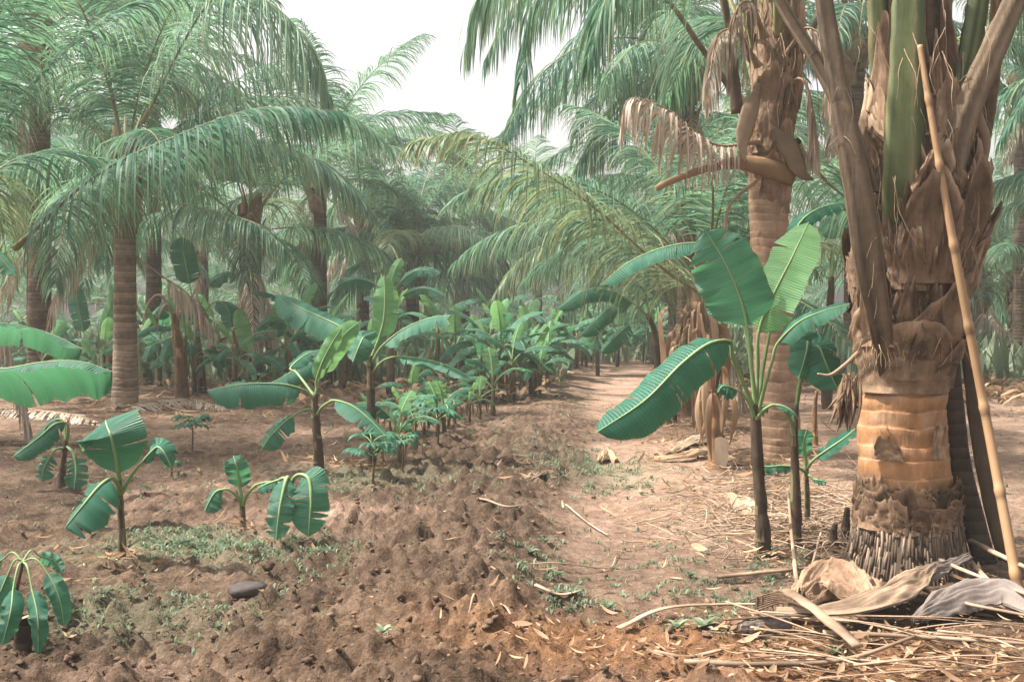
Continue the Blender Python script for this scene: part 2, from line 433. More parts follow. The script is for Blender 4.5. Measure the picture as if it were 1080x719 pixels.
# ------------------------------------------------------------------ coconut fronds
def frond_geom(mb, path, r0=0.026, r1=0.003, pet=0.22, leafL=0.75, nper=90, droop=0.30, width=0.034, seed=0, up=0.25,
               segs=5, hint=(0, 0, 1), ang=(66, 28), flare=1.9, ragged=0.0, only=None, sides=6, clump=0.0):
    """path (n,3): curve of the midrib from its clasping base to the tip. Material slots: 0 midrib, 1 leaflets"""
    g = np.random.default_rng(seed)
    n = len(path)
    s = np.linspace(0, 1, n)
    rad = r0 + (r1 - r0) * s ** 0.8
    rad = rad * (1 + (flare - 1) * np.clip(1 - s / 0.12, 0, 1) ** 1.5)
    mb.tube(path, rad, sides, 0, 0.35 + 0.4 * g.random(n), flat=0.62, hint=hint, seed=seed)
    T = unit(np.gradient(path, axis=0))
    M2 = nper * 2
    side = np.repeat([1.0, -1.0], nper)
    sp = np.tile(np.linspace(pet, 0.992, nper), 2) + g.normal(0, 0.25 / nper, M2)
    sp = np.clip(sp, pet, 0.997)
    keep = np.ones(M2, bool)
    if ragged:
        keep &= g.random(M2) > ragged
    if only is not None:
        keep &= (side == only) | (g.random(M2) > 0.75)
    side, sp = side[keep], sp[keep]
    m = len(sp)
    B = np.stack([np.interp(sp, s, path[:, k]) for k in range(3)], -1)
    Tb = unit(np.stack([np.interp(sp, s, T[:, k]) for k in range(3)], -1))
    h = np.asarray(hint, float)
    S = unit(np.cross(Tb, h)) * side[:, None]
    N = unit(np.cross(S, Tb) * side[:, None])
    t = (sp - pet) / (1 - pet)
    a = np.radians(ang[0] + (ang[1] - ang[0]) * t ** 1.2 + g.normal(0, 3.5, m))
    d = unit(np.cos(a)[:, None] * Tb + np.sin(a)[:, None] * S + (up * (1 - 0.5 * t) + g.normal(0, 0.06, m))[:, None] * N)
    Ls = leafL * (0.50 + 0.50 * np.sin(math.pi * np.clip(t * 0.80 + 0.20, 0, 1))) * (1 - 0.35 * t ** 4) * g.uniform(0.74, 1.10, m)
    dr = droop * g.uniform(0.7, 1.35, m)
    if clump:
        dr = dr * (1 + clump * (fbm(t * 9, t * 0 + seed, seed=seed) - 0.5) * 2)
    pts = [B]; p = B
    ds = [d]
    for i in range(segs):
        d = unit(d + np.array([0, 0, -1.0]) * dr[:, None] * (0.55 + 0.3 * i) + g.normal(0, 0.018, (m, 3)))
        p = p + d * (Ls / segs)[:, None]
        pts.append(p); ds.append(d)
    pts = np.stack(pts, 1); ds = np.stack(ds, 1)
    wdir = Tb[:, None] - ds * np.sum(Tb[:, None] * ds, -1, keepdims=True)
    wdir = unit(wdir + 0.7 * unit(np.cross(ds, Tb[:, None])) * g.normal(0, 0.8, (m, 1, 1)))
    prof = np.interp(np.linspace(0, 1, segs + 1), [0, 0.12, 0.45, 0.8, 1], [0.45, 0.95, 1.0, 0.6, 0.04])
    w = 0.5 * width * prof[None, :, None] * g.uniform(0.8, 1.15, (m, 1, 1))
    strip = np.stack([pts - wdir * w, pts + wdir * w], 2)
    mb.grid(strip, 1, g.random(m))


def arc_path(L, e0, bend, n=26, side=0.0, pw=1.25):
    s = np.linspace(0, 1, n)
    e = np.radians(e0 - bend * s ** pw)
    az = np.radians(side * s ** 1.5)
    d = np.stack([np.cos(e) * np.cos(az), np.cos(e) * np.sin(az), np.sin(e)], -1) * (L / (n - 1))
    return np.concatenate([[[0, 0, 0]], np.cumsum(d[:-1], axis=0)])


FROND_MESH = {}


def frond_variant(kind, far, v=0):
    """shared meshes of ordinary fronds: kind = (start pitch, bend, length, colour)"""
    key = (kind, far, v)
    if key not in FROND_MESH:
        e0, bend, L, colr = kind
        mb = MB()
        sd = abs(hash((e0, bend, int(L * 100), far, v))) % 10000
        e0 += 6 * (v - 1); bend += 9 * (v - 1)
        if colr == 'dry':
            frond_geom(mb, arc_path(L, e0, bend, side=rng.normal(0, 12)), leafL=0.62, nper=52 if far else 84, droop=0.95, width=0.028 if far else 0.019, seed=sd, up=0.0, ragged=0.25, segs=4)
            mats = [M['rachis_dry'], M['frond_dry']]
        else:
            frond_geom(mb, arc_path(L, e0, bend, side=rng.normal(0, 14)), leafL=0.95, nper=84 if far else 128, droop=0.30 if e0 > 50 else 0.42,
                       width=0.027 if far else 0.019, seed=sd, segs=4 if far else 5, sides=5 if far else 6, clump=(.35, .6, .9)[v], ragged=(0, .06, .30)[v])
            mats = [M['rachis'], M['frond' if colr == 'green' and not (v == 2 and e0 < 50) else 'frond_yellow']]
        o = mb.build('frond', mats)
        FROND_MESH[key] = o.data
        bpy.data.objects.remove(o)
    return FROND_MESH[key]


KINDS = {
    'spear': (84, 22, 2.6, 'green'), 'up1': (76, 62, 3.5, 'green'), 'up2': (68, 80, 3.7, 'green'), 'mid1': (55, 92, 3.8, 'green'),
    'mid2': (44, 90, 3.8, 'green'), 'mid3': (36, 98, 3.6, 'green'), 'low1': (20, 82, 3.5, 'green'), 'low2': (4, 70, 3.3, 'green'),
    'yel': (8, 80, 3.3, 'yellow'), 'dry1': (-42, 42, 2.3, 'dry'), 'dry2': (-62, 24, 2.0, 'dry')}


def ring_trunk(mb, pts, rad, seed=0, tints=None, sides=22, gap=(0.05, 0.085), mat=0):
    """ringed coconut stem: pts / rad from the ground up"""
    g = np.random.default_rng(seed)
    c = smooth_path(pts, 200)
    d = np.concatenate([[0], np.cumsum(np.linalg.norm(np.diff(c, axis=0), axis=1))])
    rr = np.interp(np.linspace(0, 1, 200), np.linspace(0, 1, len(rad)), rad)
    P_, R_, T_ = [], [], []
    z = 0.0
    while z < d[-1] - 0.02:
        h = min(g.uniform(*gap), d[-1] - z)
        tn = g.uniform(0.35, 0.85)
        for f, k, t in ((0.02, 0.985, 0.1), (0.14, 1.0, tn), (0.62, 1.004, tn), (0.90, 1.010, tn + 0.12), (0.97, 1.006, tn + 0.1)):
            q = z + h * f
            P_.append([np.interp(q, d, c[:, i]) for i in range(3)]); R_.append(np.interp(q, d, rr) * k)
            tt = t if tints is None else np.clip(0.35 * t + 0.65 * np.interp(q / d[-1], tints[0], tints[1]), 0, 1) * (0.3 if t < 0.1 else 1)
            T_.append(tt)
        z += h
    P_ = np.array(P_); R_ = np.array(R_)
    a = np.linspace(0, 2 * math.pi, sides, endpoint=False)
    wob = 0.5 * (fbm(np.cos(a)[None] * 6 + 0 * R_[:, None], np.sin(a)[None] * 6 + 0 * R_[:, None], P_[:, 2:3] * 30, seed=seed + 9, octv=2) - 0.5) + fbm(np.cos(a)[None] * 1.5 + 0 * R_[:, None], np.sin(a)[None] * 1.5 + 0 * R_[:, None], P_[:, 2:3] * 9, seed=seed, octv=3) - 0.5
    R2 = R_[:, None] * (1 + 0.13 * wob)
    # rings wander up and down round the stem
    ring = P_[:, None] + R2[..., None] * np.stack([np.cos(a), np.sin(a), np.zeros(sides)], -1)[None]
    ring[..., 2] += 0.035 * (fbm(np.cos(a) * 1.2, np.sin(a) * 1.2 + 5, seed=seed + 5)[None] - 0.5) + 0.02 * wob
    T2 = np.clip(np.array(T_)[:, None] + 0.5 * wob, 0, 1)
    mb.grid(ring, mat, T2[None], closed=True)


def shell(mb, centre, r, a0, da, z0, z1, flare=0.1, seed=0, point=0.5, mat=0, lean=0.0, na=16, nz=14, ragged=0.5, thick=0.012, tint=None):
    """one clasping leaf base wrapped round the crown shaft: centre(z)->xy, r(z)->radius"""
    g = np.random.default_rng(seed)
    u = np.linspace(-1, 1, na); v = np.linspace(0, 1, nz)
    U, V = np.meshgrid(u, v)
    top = 1 - point * np.abs(U) ** 1.6 + ragged * 0.35 * (fbm(U * 5 + seed, U * 0, seed=seed) - 0.5)
    z = z0 + (z1 - z0) * V * top
    ang = a0 + da * U * (1 - 0.35 * point * V) + lean * V
    rr = np.interp(z, *r) * 1.0 + thick + flare * V ** 2.2 * (1 - 0.4 * U ** 2) + 0.030 * (fbm(U * 2 + seed, V * 3, seed=seed + 1, octv=4) - 0.5)
    rr = rr + 0.010 * (fbm(U * 13 + seed, V * 1.6, seed=seed + 7, octv=3) - 0.5) * (0.4 + V) + 0.016 * (fbm(U * 4 + seed, V * 9, seed=seed + 8, octv=3) - 0.5)
    cx = np.interp(z, centre[2], centre[0]); cy = np.interp(z, centre[2], centre[1])
    pts = np.stack([cx + rr * np.cos(ang), cy + rr * np.sin(ang), z], -1)
    t = 0.25 + 0.6 * fbm(U * 3 + seed, V * 2, seed=seed + 3) + 0.25 * (1 - np.abs(U)) * V + 0.35 * sstep(0.86, 1.0, V) if tint is None else tint + 0.6 * (fbm(U * 3 + seed, V * 3, seed=seed + 3) - 0.5) + 0.4 * sstep(0.88, 1.0, V)
    mb.grid(pts, mat, np.clip(t, 0, 1)[None])


def strings(mb, starts, length, seed=0, r=0.003, spread=0.1, mat=0, n=7, tint=0.7):
    g = np.random.default_rng(seed)
    for p in starts:
        L = length * g.uniform(0.6, 1.2)
        d = np.array([g.normal(0, spread), g.normal(0, spread), -0.4])
        q = [np.array(p, float)]
        for i in range(n):
            d = unit(d + np.array([g.normal(0, 0.18), g.normal(0, 0.18), -0.35])); q.append(q[-1] + d * L / n)
        mb.tube(np.array(q), np.linspace(r, r * 0.4, n + 1), 4, mat, tint)


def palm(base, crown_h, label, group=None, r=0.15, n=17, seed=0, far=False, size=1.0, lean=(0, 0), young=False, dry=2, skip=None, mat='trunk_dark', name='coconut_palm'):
    """an ordinary plantation palm: trunk, fibre sheath, fronds"""
    g = np.random.default_rng(seed)
    base = np.asarray(base, float)
    th = thing(name, base, label, 'palm', group)
    top = np.array([lean[0], lean[1], crown_h])
    mb = MB()
    ring_trunk(mb, [[0, 0, -0.1], top * 0.5 + [lean[0] * 0.1, 0, 0], top], [r * 1.22, r * 1.0, r * 0.95, r * 0.9], seed=seed, sides=12 if far else 20)
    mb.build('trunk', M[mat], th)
    mb = MB()
    hh = 0.95 * size
    cen = ([top[0]] * 2, [top[1]] * 2, [top[2] - hh, top[2] + hh])
    rr = ([top[2] - hh, top[2] - hh * 0.3, top[2] + hh * 0.4], [r * 1.0, r * 1.35, r * 0.75])
    for i in range(7 if far else 13):
        z0 = top[2] - hh * 0.85 + hh * 0.09 * i
        shell(mb, cen, rr, g.uniform(0, 6.28), g.uniform(0.7, 1.2), z0, z0 + hh * g.uniform(0.35, 0.55), flare=g.uniform(0.02, 0.12), seed=seed * 31 + i, na=9, nz=7)
    mb.build('fibre_sheath', M['fibre'], th)
    seq = ['spear', 'up1', 'up2', 'up1', 'mid1', 'up2', 'mid2', 'mid1', 'mid3', 'mid2', 'low1', 'mid3', 'low1', 'low2', 'mid3', 'low2', 'low1', 'yel', 'low2']
    az = g.uniform(0, 360)
    for i in range(n):
        k = seq[i % len(seq)]
        a = az + 137.5 * i + g.normal(0, 8)
        if skip and skip(a % 360, k):
            continue
        put_frond(th, k, far, a, top + [0, 0, 0.02 * (n - i) - 0.2], size * g.uniform(0.88, 1.1))
    for i in range(dry):
        put_frond(th, g.choice(['dry1', 'dry2']), far, g.uniform(0, 360), top + [0, 0, -0.35], size * g.uniform(0.8, 1.0), 'brown dead frond hanging down')
    return th


def put_frond(th, k, far, az, loc, sc, label=None):
    o = link('frond', frond_variant(KINDS[k], far, int(rng.choice([0, 0, 1, 1, 2]))), th)
    o.rotation_euler = (R(rng.normal(0, 5)), 0, R(az)); o.location = tuple(loc); o.scale = (sc,) * 3
    if label:
        o['label'] = label
    return o


# ------------------------------------------------------------------ banana plants
def blade(mb, path, wl, wr, fold=(25, 25), nhint=(0, 0, 1), tears=3, seed=0, wave=0.02, n=34, m=7, curl=0.0, broad=0.2, tipw=0.62):
    """leaf blade on both sides of path (n,3); wl / wr half-widths, fold = how far each half hangs, in degrees"""
    g = np.random.default_rng(seed)
    path = smooth_path(path, n)
    s = np.linspace(0, 1, n)
    T = unit(np.gradient(path, axis=0))
    h = np.asarray(nhint, float)
    Nn = unit(h - T * np.sum(T * h, -1, keepdims=True))
    S = unit(np.cross(T, Nn))
    prof = np.sqrt(np.clip(1 - (1 - np.clip(s / broad, 0, 1)) ** 2, 0, 1)) * np.clip(1 - np.clip((s - tipw) / (1 - tipw), 0, 1) ** 2.4, 0, 1) ** 0.62
    prof = prof * (0.9 + 0.2 * fbm(s * 7 + seed * 1.3, s * 0, seed=seed + 5, octv=3)) + 0.012
    for sg, w, fo in ((1, wl, fold[0]), (-1, wr, fold[1])):
        if w <= 0:
            continue
        cuts = [0] + sorted(int(c) for c in g.choice(np.arange(4, n - 5), size=min(tears, n - 12), replace=False)) + [n - 1] if tears else [0, n - 1]
        for ci in range(len(cuts) - 1):
            i0, i1 = cuts[ci], cuts[ci + 1]
            if i1 - i0 < 1:
                continue
            ss = np.arange(i0, i1 + 1)
            dfold = g.normal(0, 7) if tears else 0
            v = np.linspace(0, 1, m)
            rows = []
            for jj in range(m):
                if jj == 0:
                    off = np.zeros((len(ss), 3)); acc = off.copy()
                else:
                    va = (v[jj] + v[jj - 1]) / 2
                    a = np.radians((fo + dfold * va) * (0.35 + 0.85 * va) + curl * va * s[ss] * 40)
                    acc = acc + (np.cos(a)[:, None] * S[ss] * sg - np.sin(a)[:, None] * Nn[ss]) * (w * prof[ss] * (v[jj] - v[jj - 1]))[:, None]
                # torn strips pull apart at the margin and side veins sweep forward
                k = (ss - (i0 + i1) / 2) / max((i1 - i0) / 2, 1)
                pull = -0.010 * k * v[jj] ** 1.5 * (1 if tears else 0) + 0.10 * w * v[jj] * prof[ss]
                wv = wave * v[jj] ** 1.6 * 3.2 * (fbm(s[ss] * 9 + seed * 3.7, s[ss] * 0 + sg, seed=seed, octv=3) - 0.5) * prof[ss]
                rows.append(path[ss] + acc + T[ss] * pull[:, None] if np.ndim(pull) else path[ss] + acc)
                rows[-1] = rows[-1] + Nn[ss] * wv[:, None]
            pts = np.stack(rows, 1)
            uv = np.stack(np.broadcast_arrays(s[ss][:, None] + 0.03 * v[None], 0.5 + 0.5 * sg * v[None]), -1)
            mb.grid(pts, 0, 0.5 + g.normal(0, 0.12), uv)


def add_leaf(th, origin, pet, path, wl, wr, fold=(25, 25), nhint=(0, 0, 1), tears=2, seed=0, mat='banana', r=0.011, label=None, wave=0.016, **kw):
    """leaf = blade mesh with its petiole and midrib as a child"""
    mb = MB()
    blade(mb, path, wl, wr, fold, nhint, tears, seed, wave, **kw)
    lf = mb.build('leaf', M[mat], th, origin)
    full = np.concatenate([np.asarray(pet, float).reshape(-1, 3), np.asarray(path, float)])
    c = smooth_path(full, 30)
    # keep the rib just proud of the blade's upper face
    mb = MB()
    mb.tube(c, np.linspace(r * 1.25, r * 0.22, 30), 6, 0, np.linspace(0.35, 0.8, 30), flat=0.8)
    mb.build('midrib', M['midrib'], lf, origin)
    if label:
        lf['label'] = label
    return lf


def stem(th, origin, pts, rad, seed=0, mat='pseudostem', tint=None, name='stem'):
    mb = MB()
    n = 26
    c = smooth_path(pts, n)
    rr = np.interp(np.linspace(0, 1, n), np.linspace(0, 1, len(rad)), rad)
    mb.tube(c, rr, 12, 0, np.linspace(0.1, 0.95, n) if tint is None else tint, rough=0.34, seed=seed, cap=True)
    g = np.random.default_rng(seed)
    # old sheath ends peeling off the stem
    for i in range(11):
        k = g.integers(1, n - 6); a = g.uniform(0, 6.28); w = g.uniform(.4, .9)
        ang = a + np.linspace(-w, w, 5)
        zz = np.linspace(0, 1, 5)
        pts_ = np.stack([c[k] + (c[k + 4] - c[k]) * z * 1.3 + (rr[k] * 1.08 + 0.014 * z * z) * np.stack([np.cos(ang) * (1 - 0.5 * z), np.sin(ang) * (1 - 0.5 * z), 0 * ang], -1) for z in zz])
        mb.grid(pts_, 0, g.random())
    return mb.build(name, M[mat], th, origin)


def pix_plant(name, label, cat, base, Y=None, group=None):
    b = G(*base)
    return thing(name, b, label, cat, group), b


def PP(Y, *pts):
    """pixel polyline at depth Y (+ per-point offset) -> world points"""
    return np.array([P(p[0], p[1], Y + (p[2] if len(p) > 2 else 0)) for p in pts])


def generic_banana(h, nl, seed, L=0.9, w=0.14, mat='banana', sr=0.035):
    """prototype for the many banana plants of the background, built round the origin"""
    g = np.random.default_rng(seed)
    th = thing('banana_plant', (0, 0, 0), None, 'banana plant')
    stem(th, (0, 0, 0), [[0, 0, -0.05], [0.01, 0, h * 0.5], [g.normal(0, 0.02), g.normal(0, 0.02), h]], [sr * 1.3, sr, sr * 0.7], seed)
    for i in range(nl):
        az = 2.4 * i + g.uniform(0, 0.6); e0 = [82, 70, 58, 46, 36, 28, 20][i % 7]; bend = [45, 85, 100, 105, 110, 100, 95][i % 7]
        LL = L * g.uniform(0.8, 1.1) * (0.8 if i == 0 else 1)
        p = arc_path(LL * 1.25, e0, bend, 12, pw=1.1)
        c, s_ = math.cos(az), math.sin(az)
        p = np.stack([p[:, 0] * c - p[:, 1] * s_, p[:, 0] * s_ + p[:, 1] * c, p[:, 2] + h - 0.02 * i], -1)
        f = g.uniform(10, 60)
        add_leaf(th, (0, 0, 0), p[:3], p[3:], w, w, (f, f), (0, 0, 1) if i else (-c, -s_, 0.3), tears=int(g.integers(1, 5)), seed=seed * 17 + i,
                 mat='banana_pale' if i == 0 else mat, n=20, m=5, r=0.010)
    return th
# ------------------------------------------------------------------ camera, sky, sun, air
sc = bpy.context.scene
cam = bpy.data.objects.new('camera', bpy.data.cameras.new('camera')); C.objects.link(cam)
cam.location = (0, 0, H); cam.rotation_euler = (R(90), 0, 0)
cam.data.sensor_width = 36; cam.data.lens = 36 * F / 1080; cam.data.shift_y = -(359.5 - HZ) / 1080
cam.data.clip_start = 0.05; cam.data.clip_end = 1000
cam.data.dof.use_dof = False; cam.data.dof.focus_distance = 8.0; cam.data.dof.aperture_fstop = 8
sc.camera = cam

SUN_AZ, SUN_EL = -88.0, 58.0             # degrees left of the view direction, above the horizon
w = bpy.data.worlds.new('World'); sc.world = w; w.use_nodes = True
nt = w.node_tree; nt.nodes.clear()
sky = nt.nodes.new('ShaderNodeTexSky'); sky.sky_type = 'NISHITA'; sky.sun_disc = False
sky.sun_elevation = R(SUN_EL); sky.sun_rotation = R(SUN_AZ)
sky.air_density = 1.0; sky.dust_density = 6.0; sky.ozone_density = 1.0
hsv = nt.nodes.new('ShaderNodeHueSaturation'); hsv.inputs['Saturation'].default_value = 0.22
warm = nt.nodes.new('ShaderNodeMix'); warm.data_type = 'RGBA'; warm.blend_type = 'MULTIPLY'; warm.inputs[0].default_value = 1
warm.inputs[7].default_value = (1.0, 0.965, 0.93, 1)
bg = nt.nodes.new('ShaderNodeBackground'); bg.inputs['Strength'].default_value = 0.135
wo = nt.nodes.new('ShaderNodeOutputWorld')
nt.links.new(sky.outputs[0], hsv.inputs['Color']); nt.links.new(hsv.outputs[0], warm.inputs[6])
nt.links.new(warm.outputs[2], bg.inputs[0]); nt.links.new(bg.outputs[0], wo.inputs[0])
sun = bpy.data.objects.new('sun', bpy.data.lights.new('sun', 'SUN')); C.objects.link(sun)
sun.data.energy = 4.8; sun.data.angle = R(1.6); sun.data.color = (1.0, 0.92, 0.82)
sd = Vector((math.sin(R(SUN_AZ)) * math.cos(R(SUN_EL)), math.cos(R(SUN_AZ)) * math.cos(R(SUN_EL)), math.sin(R(SUN_EL))))
sun.rotation_euler = sd.to_track_quat('Z', 'Y').to_euler(); sun.location = sd * 60
sc.view_settings.view_transform = 'Standard'; sc.view_settings.look = 'None'; sc.view_settings.gamma = 1
sc.view_settings.exposure = 1.35
sc.render.engine = 'CYCLES'
sc.cycles.max_bounces = 7; sc.cycles.diffuse_bounces = 4; sc.cycles.glossy_bounces = 2; sc.cycles.transmission_bounces = 4
sc.cycles.transparent_max_bounces = 4; sc.cycles.volume_bounces = 0
sc.cycles.use_denoising = True; sc.cycles.denoiser = 'OPENIMAGEDENOISE'; sc.cycles.denoising_input_passes = 'RGB_ALBEDO_NORMAL'; sc.cycles.denoising_prefilter = 'ACCURATE'; sc.cycles.sample_clamp_indirect = 6
sc.cycles.use_adaptive_sampling = True; sc.cycles.adaptive_threshold = 0.008

# the air between the palms
HZB = (-62, -4, -1.6, 62, 92, 13.0)
x0, y0, z0, x1, y1, z1 = HZB
me = bpy.data.meshes.new('haze')
me.from_pydata([(x, y, z) for z in (z0, z1) for x, y in ((x0, y0), (x1, y0), (x1, y1), (x0, y1))], [],
               [(0, 3, 2, 1), (4, 5, 6, 7), (0, 1, 5, 4), (1, 2, 6, 5), (2, 3, 7, 6), (3, 0, 4, 7)])
hz = tag(link('haze', me), kind='stuff')
hm = bpy.data.materials.new('haze'); hm.use_nodes = True; hm.node_tree.nodes.clear()
vo = hm.node_tree.nodes.new('ShaderNodeOutputMaterial'); pv = hm.node_tree.nodes.new('ShaderNodeVolumePrincipled')
pv.inputs['Color'].default_value = (0.97, 0.96, 0.93, 1); pv.inputs['Density'].default_value = 0.0022; pv.inputs['Anisotropy'].default_value = 0.1
hm.node_tree.links.new(pv.outputs[0], vo.inputs['Volume']); me.materials.append(hm)

# ------------------------------------------------------------------ ground: one sheet, fine where one stands, coarse far off
ys = [2.3]
while ys[-1] < 48:
    ys.append(ys[-1] + max(0.014, 0.0052 * ys[-1]))
ys = np.array([-3.5, -2, -1, 0, 0.8, 1.4, 1.8, 2.1] + ys + [52, 57, 63, 70, 80, 90])
xs = [0.0]
while xs[-1] < 60:
    xs.append(xs[-1] + (0.017 if xs[-1] < 2.6 else 0.017 + 0.028 * (xs[-1] - 2.6)))
xs = np.array(xs); xs = xs * 60 / xs[-1]
xs = np.concatenate([-xs[:0:-1], xs])
X, Y = np.meshgrid(xs + 0.3, ys, indexing='ij')
X = np.clip(X, -60, 60)
Z = gz(X, Y)
mb = MB(); mb.grid(np.stack([X, Y, Z], -1).transpose(1, 0, 2))
ground = mb.build('ground', M['soil'])
tag(ground, kind='structure')
u, pathm, till, leftm = ground_masks(X, Y)
dry = 0.78 * pathm + 0.30 * leftm * sstep(0.42, 0.6, fbm(X * 0.8, Y * 0.6, seed=61)) + 0.30 * sstep(9, 16, Y)
dry = np.clip(dry + 0.55 * sstep(0.9, 1.6, u) * sstep(5, 7, Y), 0, 1)
dry = np.clip(dry + 0.6 * np.exp(-(((X + 1.0) / 0.42) ** 2 + ((Y - 6.9) / 0.5) ** 2)), 0, 1)
orange = np.exp(-((X - 0.62) / 0.75) ** 2 - ((Y - 4.35) / 0.42) ** 2) * 1.7
orange += 0.6 * np.exp(-((X - 1.6) / 0.8) ** 2 - ((Y - 4.1) / 0.35) ** 2)
moss = np.exp(-((X + 1.75) / 0.6) ** 2 - ((Y - 5.9) / 0.35) ** 2) + 0.7 * np.exp(-((X - 0.85) / 0.4) ** 2 - ((Y - 9.3) / 0.6) ** 2) \
    + 0.6 * np.exp(-((X + 1.1) / 0.7) ** 2 - ((Y - 8.6) / 0.5) ** 2) + 0.5 * np.exp(-((X + 1.6) / 0.5) ** 2 - ((Y - 4.6) / 0.3) ** 2)
for nm, a in (('dry', dry), ('orange', orange), ('moss', moss)):
    at = ground.data.attributes.new(nm, 'FLOAT', 'POINT')
    at.data.foreach_set('value', np.clip(a, 0, 1).T.astype(np.float32).ravel())


# ------------------------------------------------------------------ loose clods of soil
def ico():
    import bmesh
    bm = bmesh.new(); bmesh.ops.create_icosphere(bm, subdivisions=2, radius=1)
    v = np.array([x.co[:] for x in bm.verts]); f = np.array([[l.index for l in x.verts] for x in bm.faces]); bm.free()
    return v, f


IV, IF = ico()


def clod_mesh(name, centres, size, mat, seed=0, tint=None, squash=0.7):
    g = np.random.default_rng(seed)
    n = len(centres)
    vs = IV[None] * np.ones((n, 1, 1))
    off = g.uniform(0, 100, (n, 1))
    nz = fbm(vs[..., 0] * 2.1 + off, vs[..., 1] * 2.1, vs[..., 2] * 2.1, seed=seed, octv=4)
    vs = vs * (0.15 + 1.7 * nz[..., None]) * g.uniform(0.75, 1.25, (n, 1, 3))
    vs[..., 2] *= squash
    vs = vs * size[:, None, None] + centres[:, None]
    me = bpy.data.meshes.new(name)
    fv = (IF[None] + (np.arange(n) * len(IV))[:, None, None]).reshape(-1, 3).astype(np.int32)
    me.vertices.add(n * len(IV)); me.vertices.foreach_set('co', vs.astype(np.float32).ravel())
    me.loops.add(fv.size); me.loops.foreach_set('vertex_index', fv.ravel())
    me.polygons.add(len(fv)); me.polygons.foreach_set('loop_start', np.arange(0, fv.size, 3, dtype=np.int32))
    me.polygons.foreach_set('use_smooth', np.ones(len(fv), bool))
    at = me.attributes.new('tint', 'FLOAT', 'POINT')
    at.data.foreach_set('value', np.repeat(g.random(n) if tint is None else tint, len(IV)).astype(np.float32))
    me.update(calc_edges=True); me.materials.append(mat)
    return link(name, me)


g = np.random.default_rng(5)
cx, cy = [], []
while len(cx) < 4000:
    y = 2.9 + 17 * g.random() ** 2.0; x = g.uniform(-0.5, 0.5) * y * 1.0
    u, pm, tl, lm = [float(a) for a in ground_masks(np.array(x), np.array(y))]
    if g.random() < max(tl * 0.9, 0.16 * lm, 0.05) * (0.3 + 1.4 * float(fbm(np.array(x * 2.2), np.array(y * 2.2), seed=77, octv=2))) * 0.9:
        cx.append(x); cy.append(y)
cx, cy = np.array(cx), np.array(cy)
sz = 0.004 + 0.014 * g.random(len(cx)) ** 3 + 0.018 * (g.random(len(cx)) > 0.98) * g.random(len(cx))
cz = gz(cx, cy) + sz * 0.2
tag(clod_mesh('soil_clods', np.stack([cx, cy, cz], -1), sz, M['clod'], 3), 'dark crumbly clods of tilled soil beside the path', kind='stuff')
# ------------------------------------------------------------------ the plantation rows
def row(u, Y):
    x = u + 0.082 * Y + rng.normal(0, 0.12)
    return np.array([x, Y, gzs(x, Y)])


# row left of the path (the first two are built below by hand as well)
palm(row(-6.0, 10.6), 2.15, 'dark short palm at the left edge whose long frond leans across the picture', r=0.19, n=15, seed=4, dry=2, skip=lambda a, k: k in ('low1', 'low2', 'mid3', 'yel') and (a < 100 or a > 255))
lp = G(132, 430)
palm(lp, 3.05, 'slim palm with a straight ringed grey trunk among the left bananas', r=0.145, n=15, seed=9, dry=1, mat='trunk')
palm(row(-6.05, 19.6), 2.7, 'palm behind the withered banana stem, a dead frond stalk on its trunk', r=0.16, n=14, seed=12, dry=3)
palm(row(-6.0, 24.0), 4.1, 'palm with a pale leaning stalk behind the two tallest left bananas', r=0.17, n=14, seed=15, dry=2)
palm(row(-6.0, 28.5), 3.7, 'far palm between the banana tops left of the path', r=0.16, n=16, seed=18, far=True, dry=2)
palm(row(-6.0, 33.0), 2.6, 'small far palm just left of the end of the path', r=0.16, n=16, seed=21, far=True)
palm(row(-6.1, 38.0), 2.4, 'farthest short palm of the row left of the path', r=0.16, n=15, seed=24, far=True)
palm(row(-3.7, 30.5), 3.4, 'far palm closing the view left of the path end, under the open sky', r=0.15, n=18, seed=25, far=True, dry=2)
palm(row(-2.3, 37.0), 3.8, 'far palm straight ahead just left of the path end', r=0.15, n=18, seed=26, far=True, dry=2)
palm(row(-0.3, 39.0), 3.0, 'low far palm closing the head of the path', r=0.15, n=17, seed=27, far=True, dry=2)
palm(row(-4.3, 25.8), 2.3, 'short palm with arching pale fronds behind the young banana row', r=0.16, n=17, seed=28, dry=2)
# row right of the path, behind the two big palms
palm(row(1.22, 14.4), 1.55, 'palm hidden behind the hanging brown banana leaves, right of the path', r=0.17, n=11, seed=31, dry=5)
palm(row(1.5, 19.0), 5.2, 'taller palm behind the dry leaves, hanging leaflets right of the open sky', r=0.16, n=17, seed=34, dry=3)
palm(row(1.5, 23.6), 3.6, 'low palm arching over the right edge of the path at its far end', r=0.16, n=17, seed=37, dry=3)
palm(row(1.6, 28.4), 2.2, 'far low palm right at the head of the path', r=0.16, n=16, seed=40, far=True)
palm(row(1.2, 34.0), 2.2, 'farthest low palm closing the view down the path', r=0.16, n=16, seed=43, far=True)
# third row, at the right edge
palm(row(9.0, 14.8), 3.1, 'palm beyond the right edge reaching in with its fronds', r=0.17, n=18, seed=51, dry=0)
palm(row(8.7, 18.6), 3.2, 'palm at the far right whose fronds hang beside the thick trunk', r=0.17, n=18, seed=52, dry=2)
palm(G(1076, 388), 1.55, 'small shaggy palm at the right edge beyond the bamboo pole', r=0.20, n=15, seed=54, dry=3)
palm(G(1034, 381), 1.9, 'small palm seen just right of the bamboo pole', r=0.2, n=16, seed=57, dry=3)
palm(row(6.3, 27.0), 2.6, 'palm glimpsed between the second palm and the thick palm', r=0.16, n=17, seed=60, far=True)
palm(row(9.0, 34.0), 2.6, 'far palm behind the small shaggy palm at the right', r=0.16, n=16, seed=63, far=True)
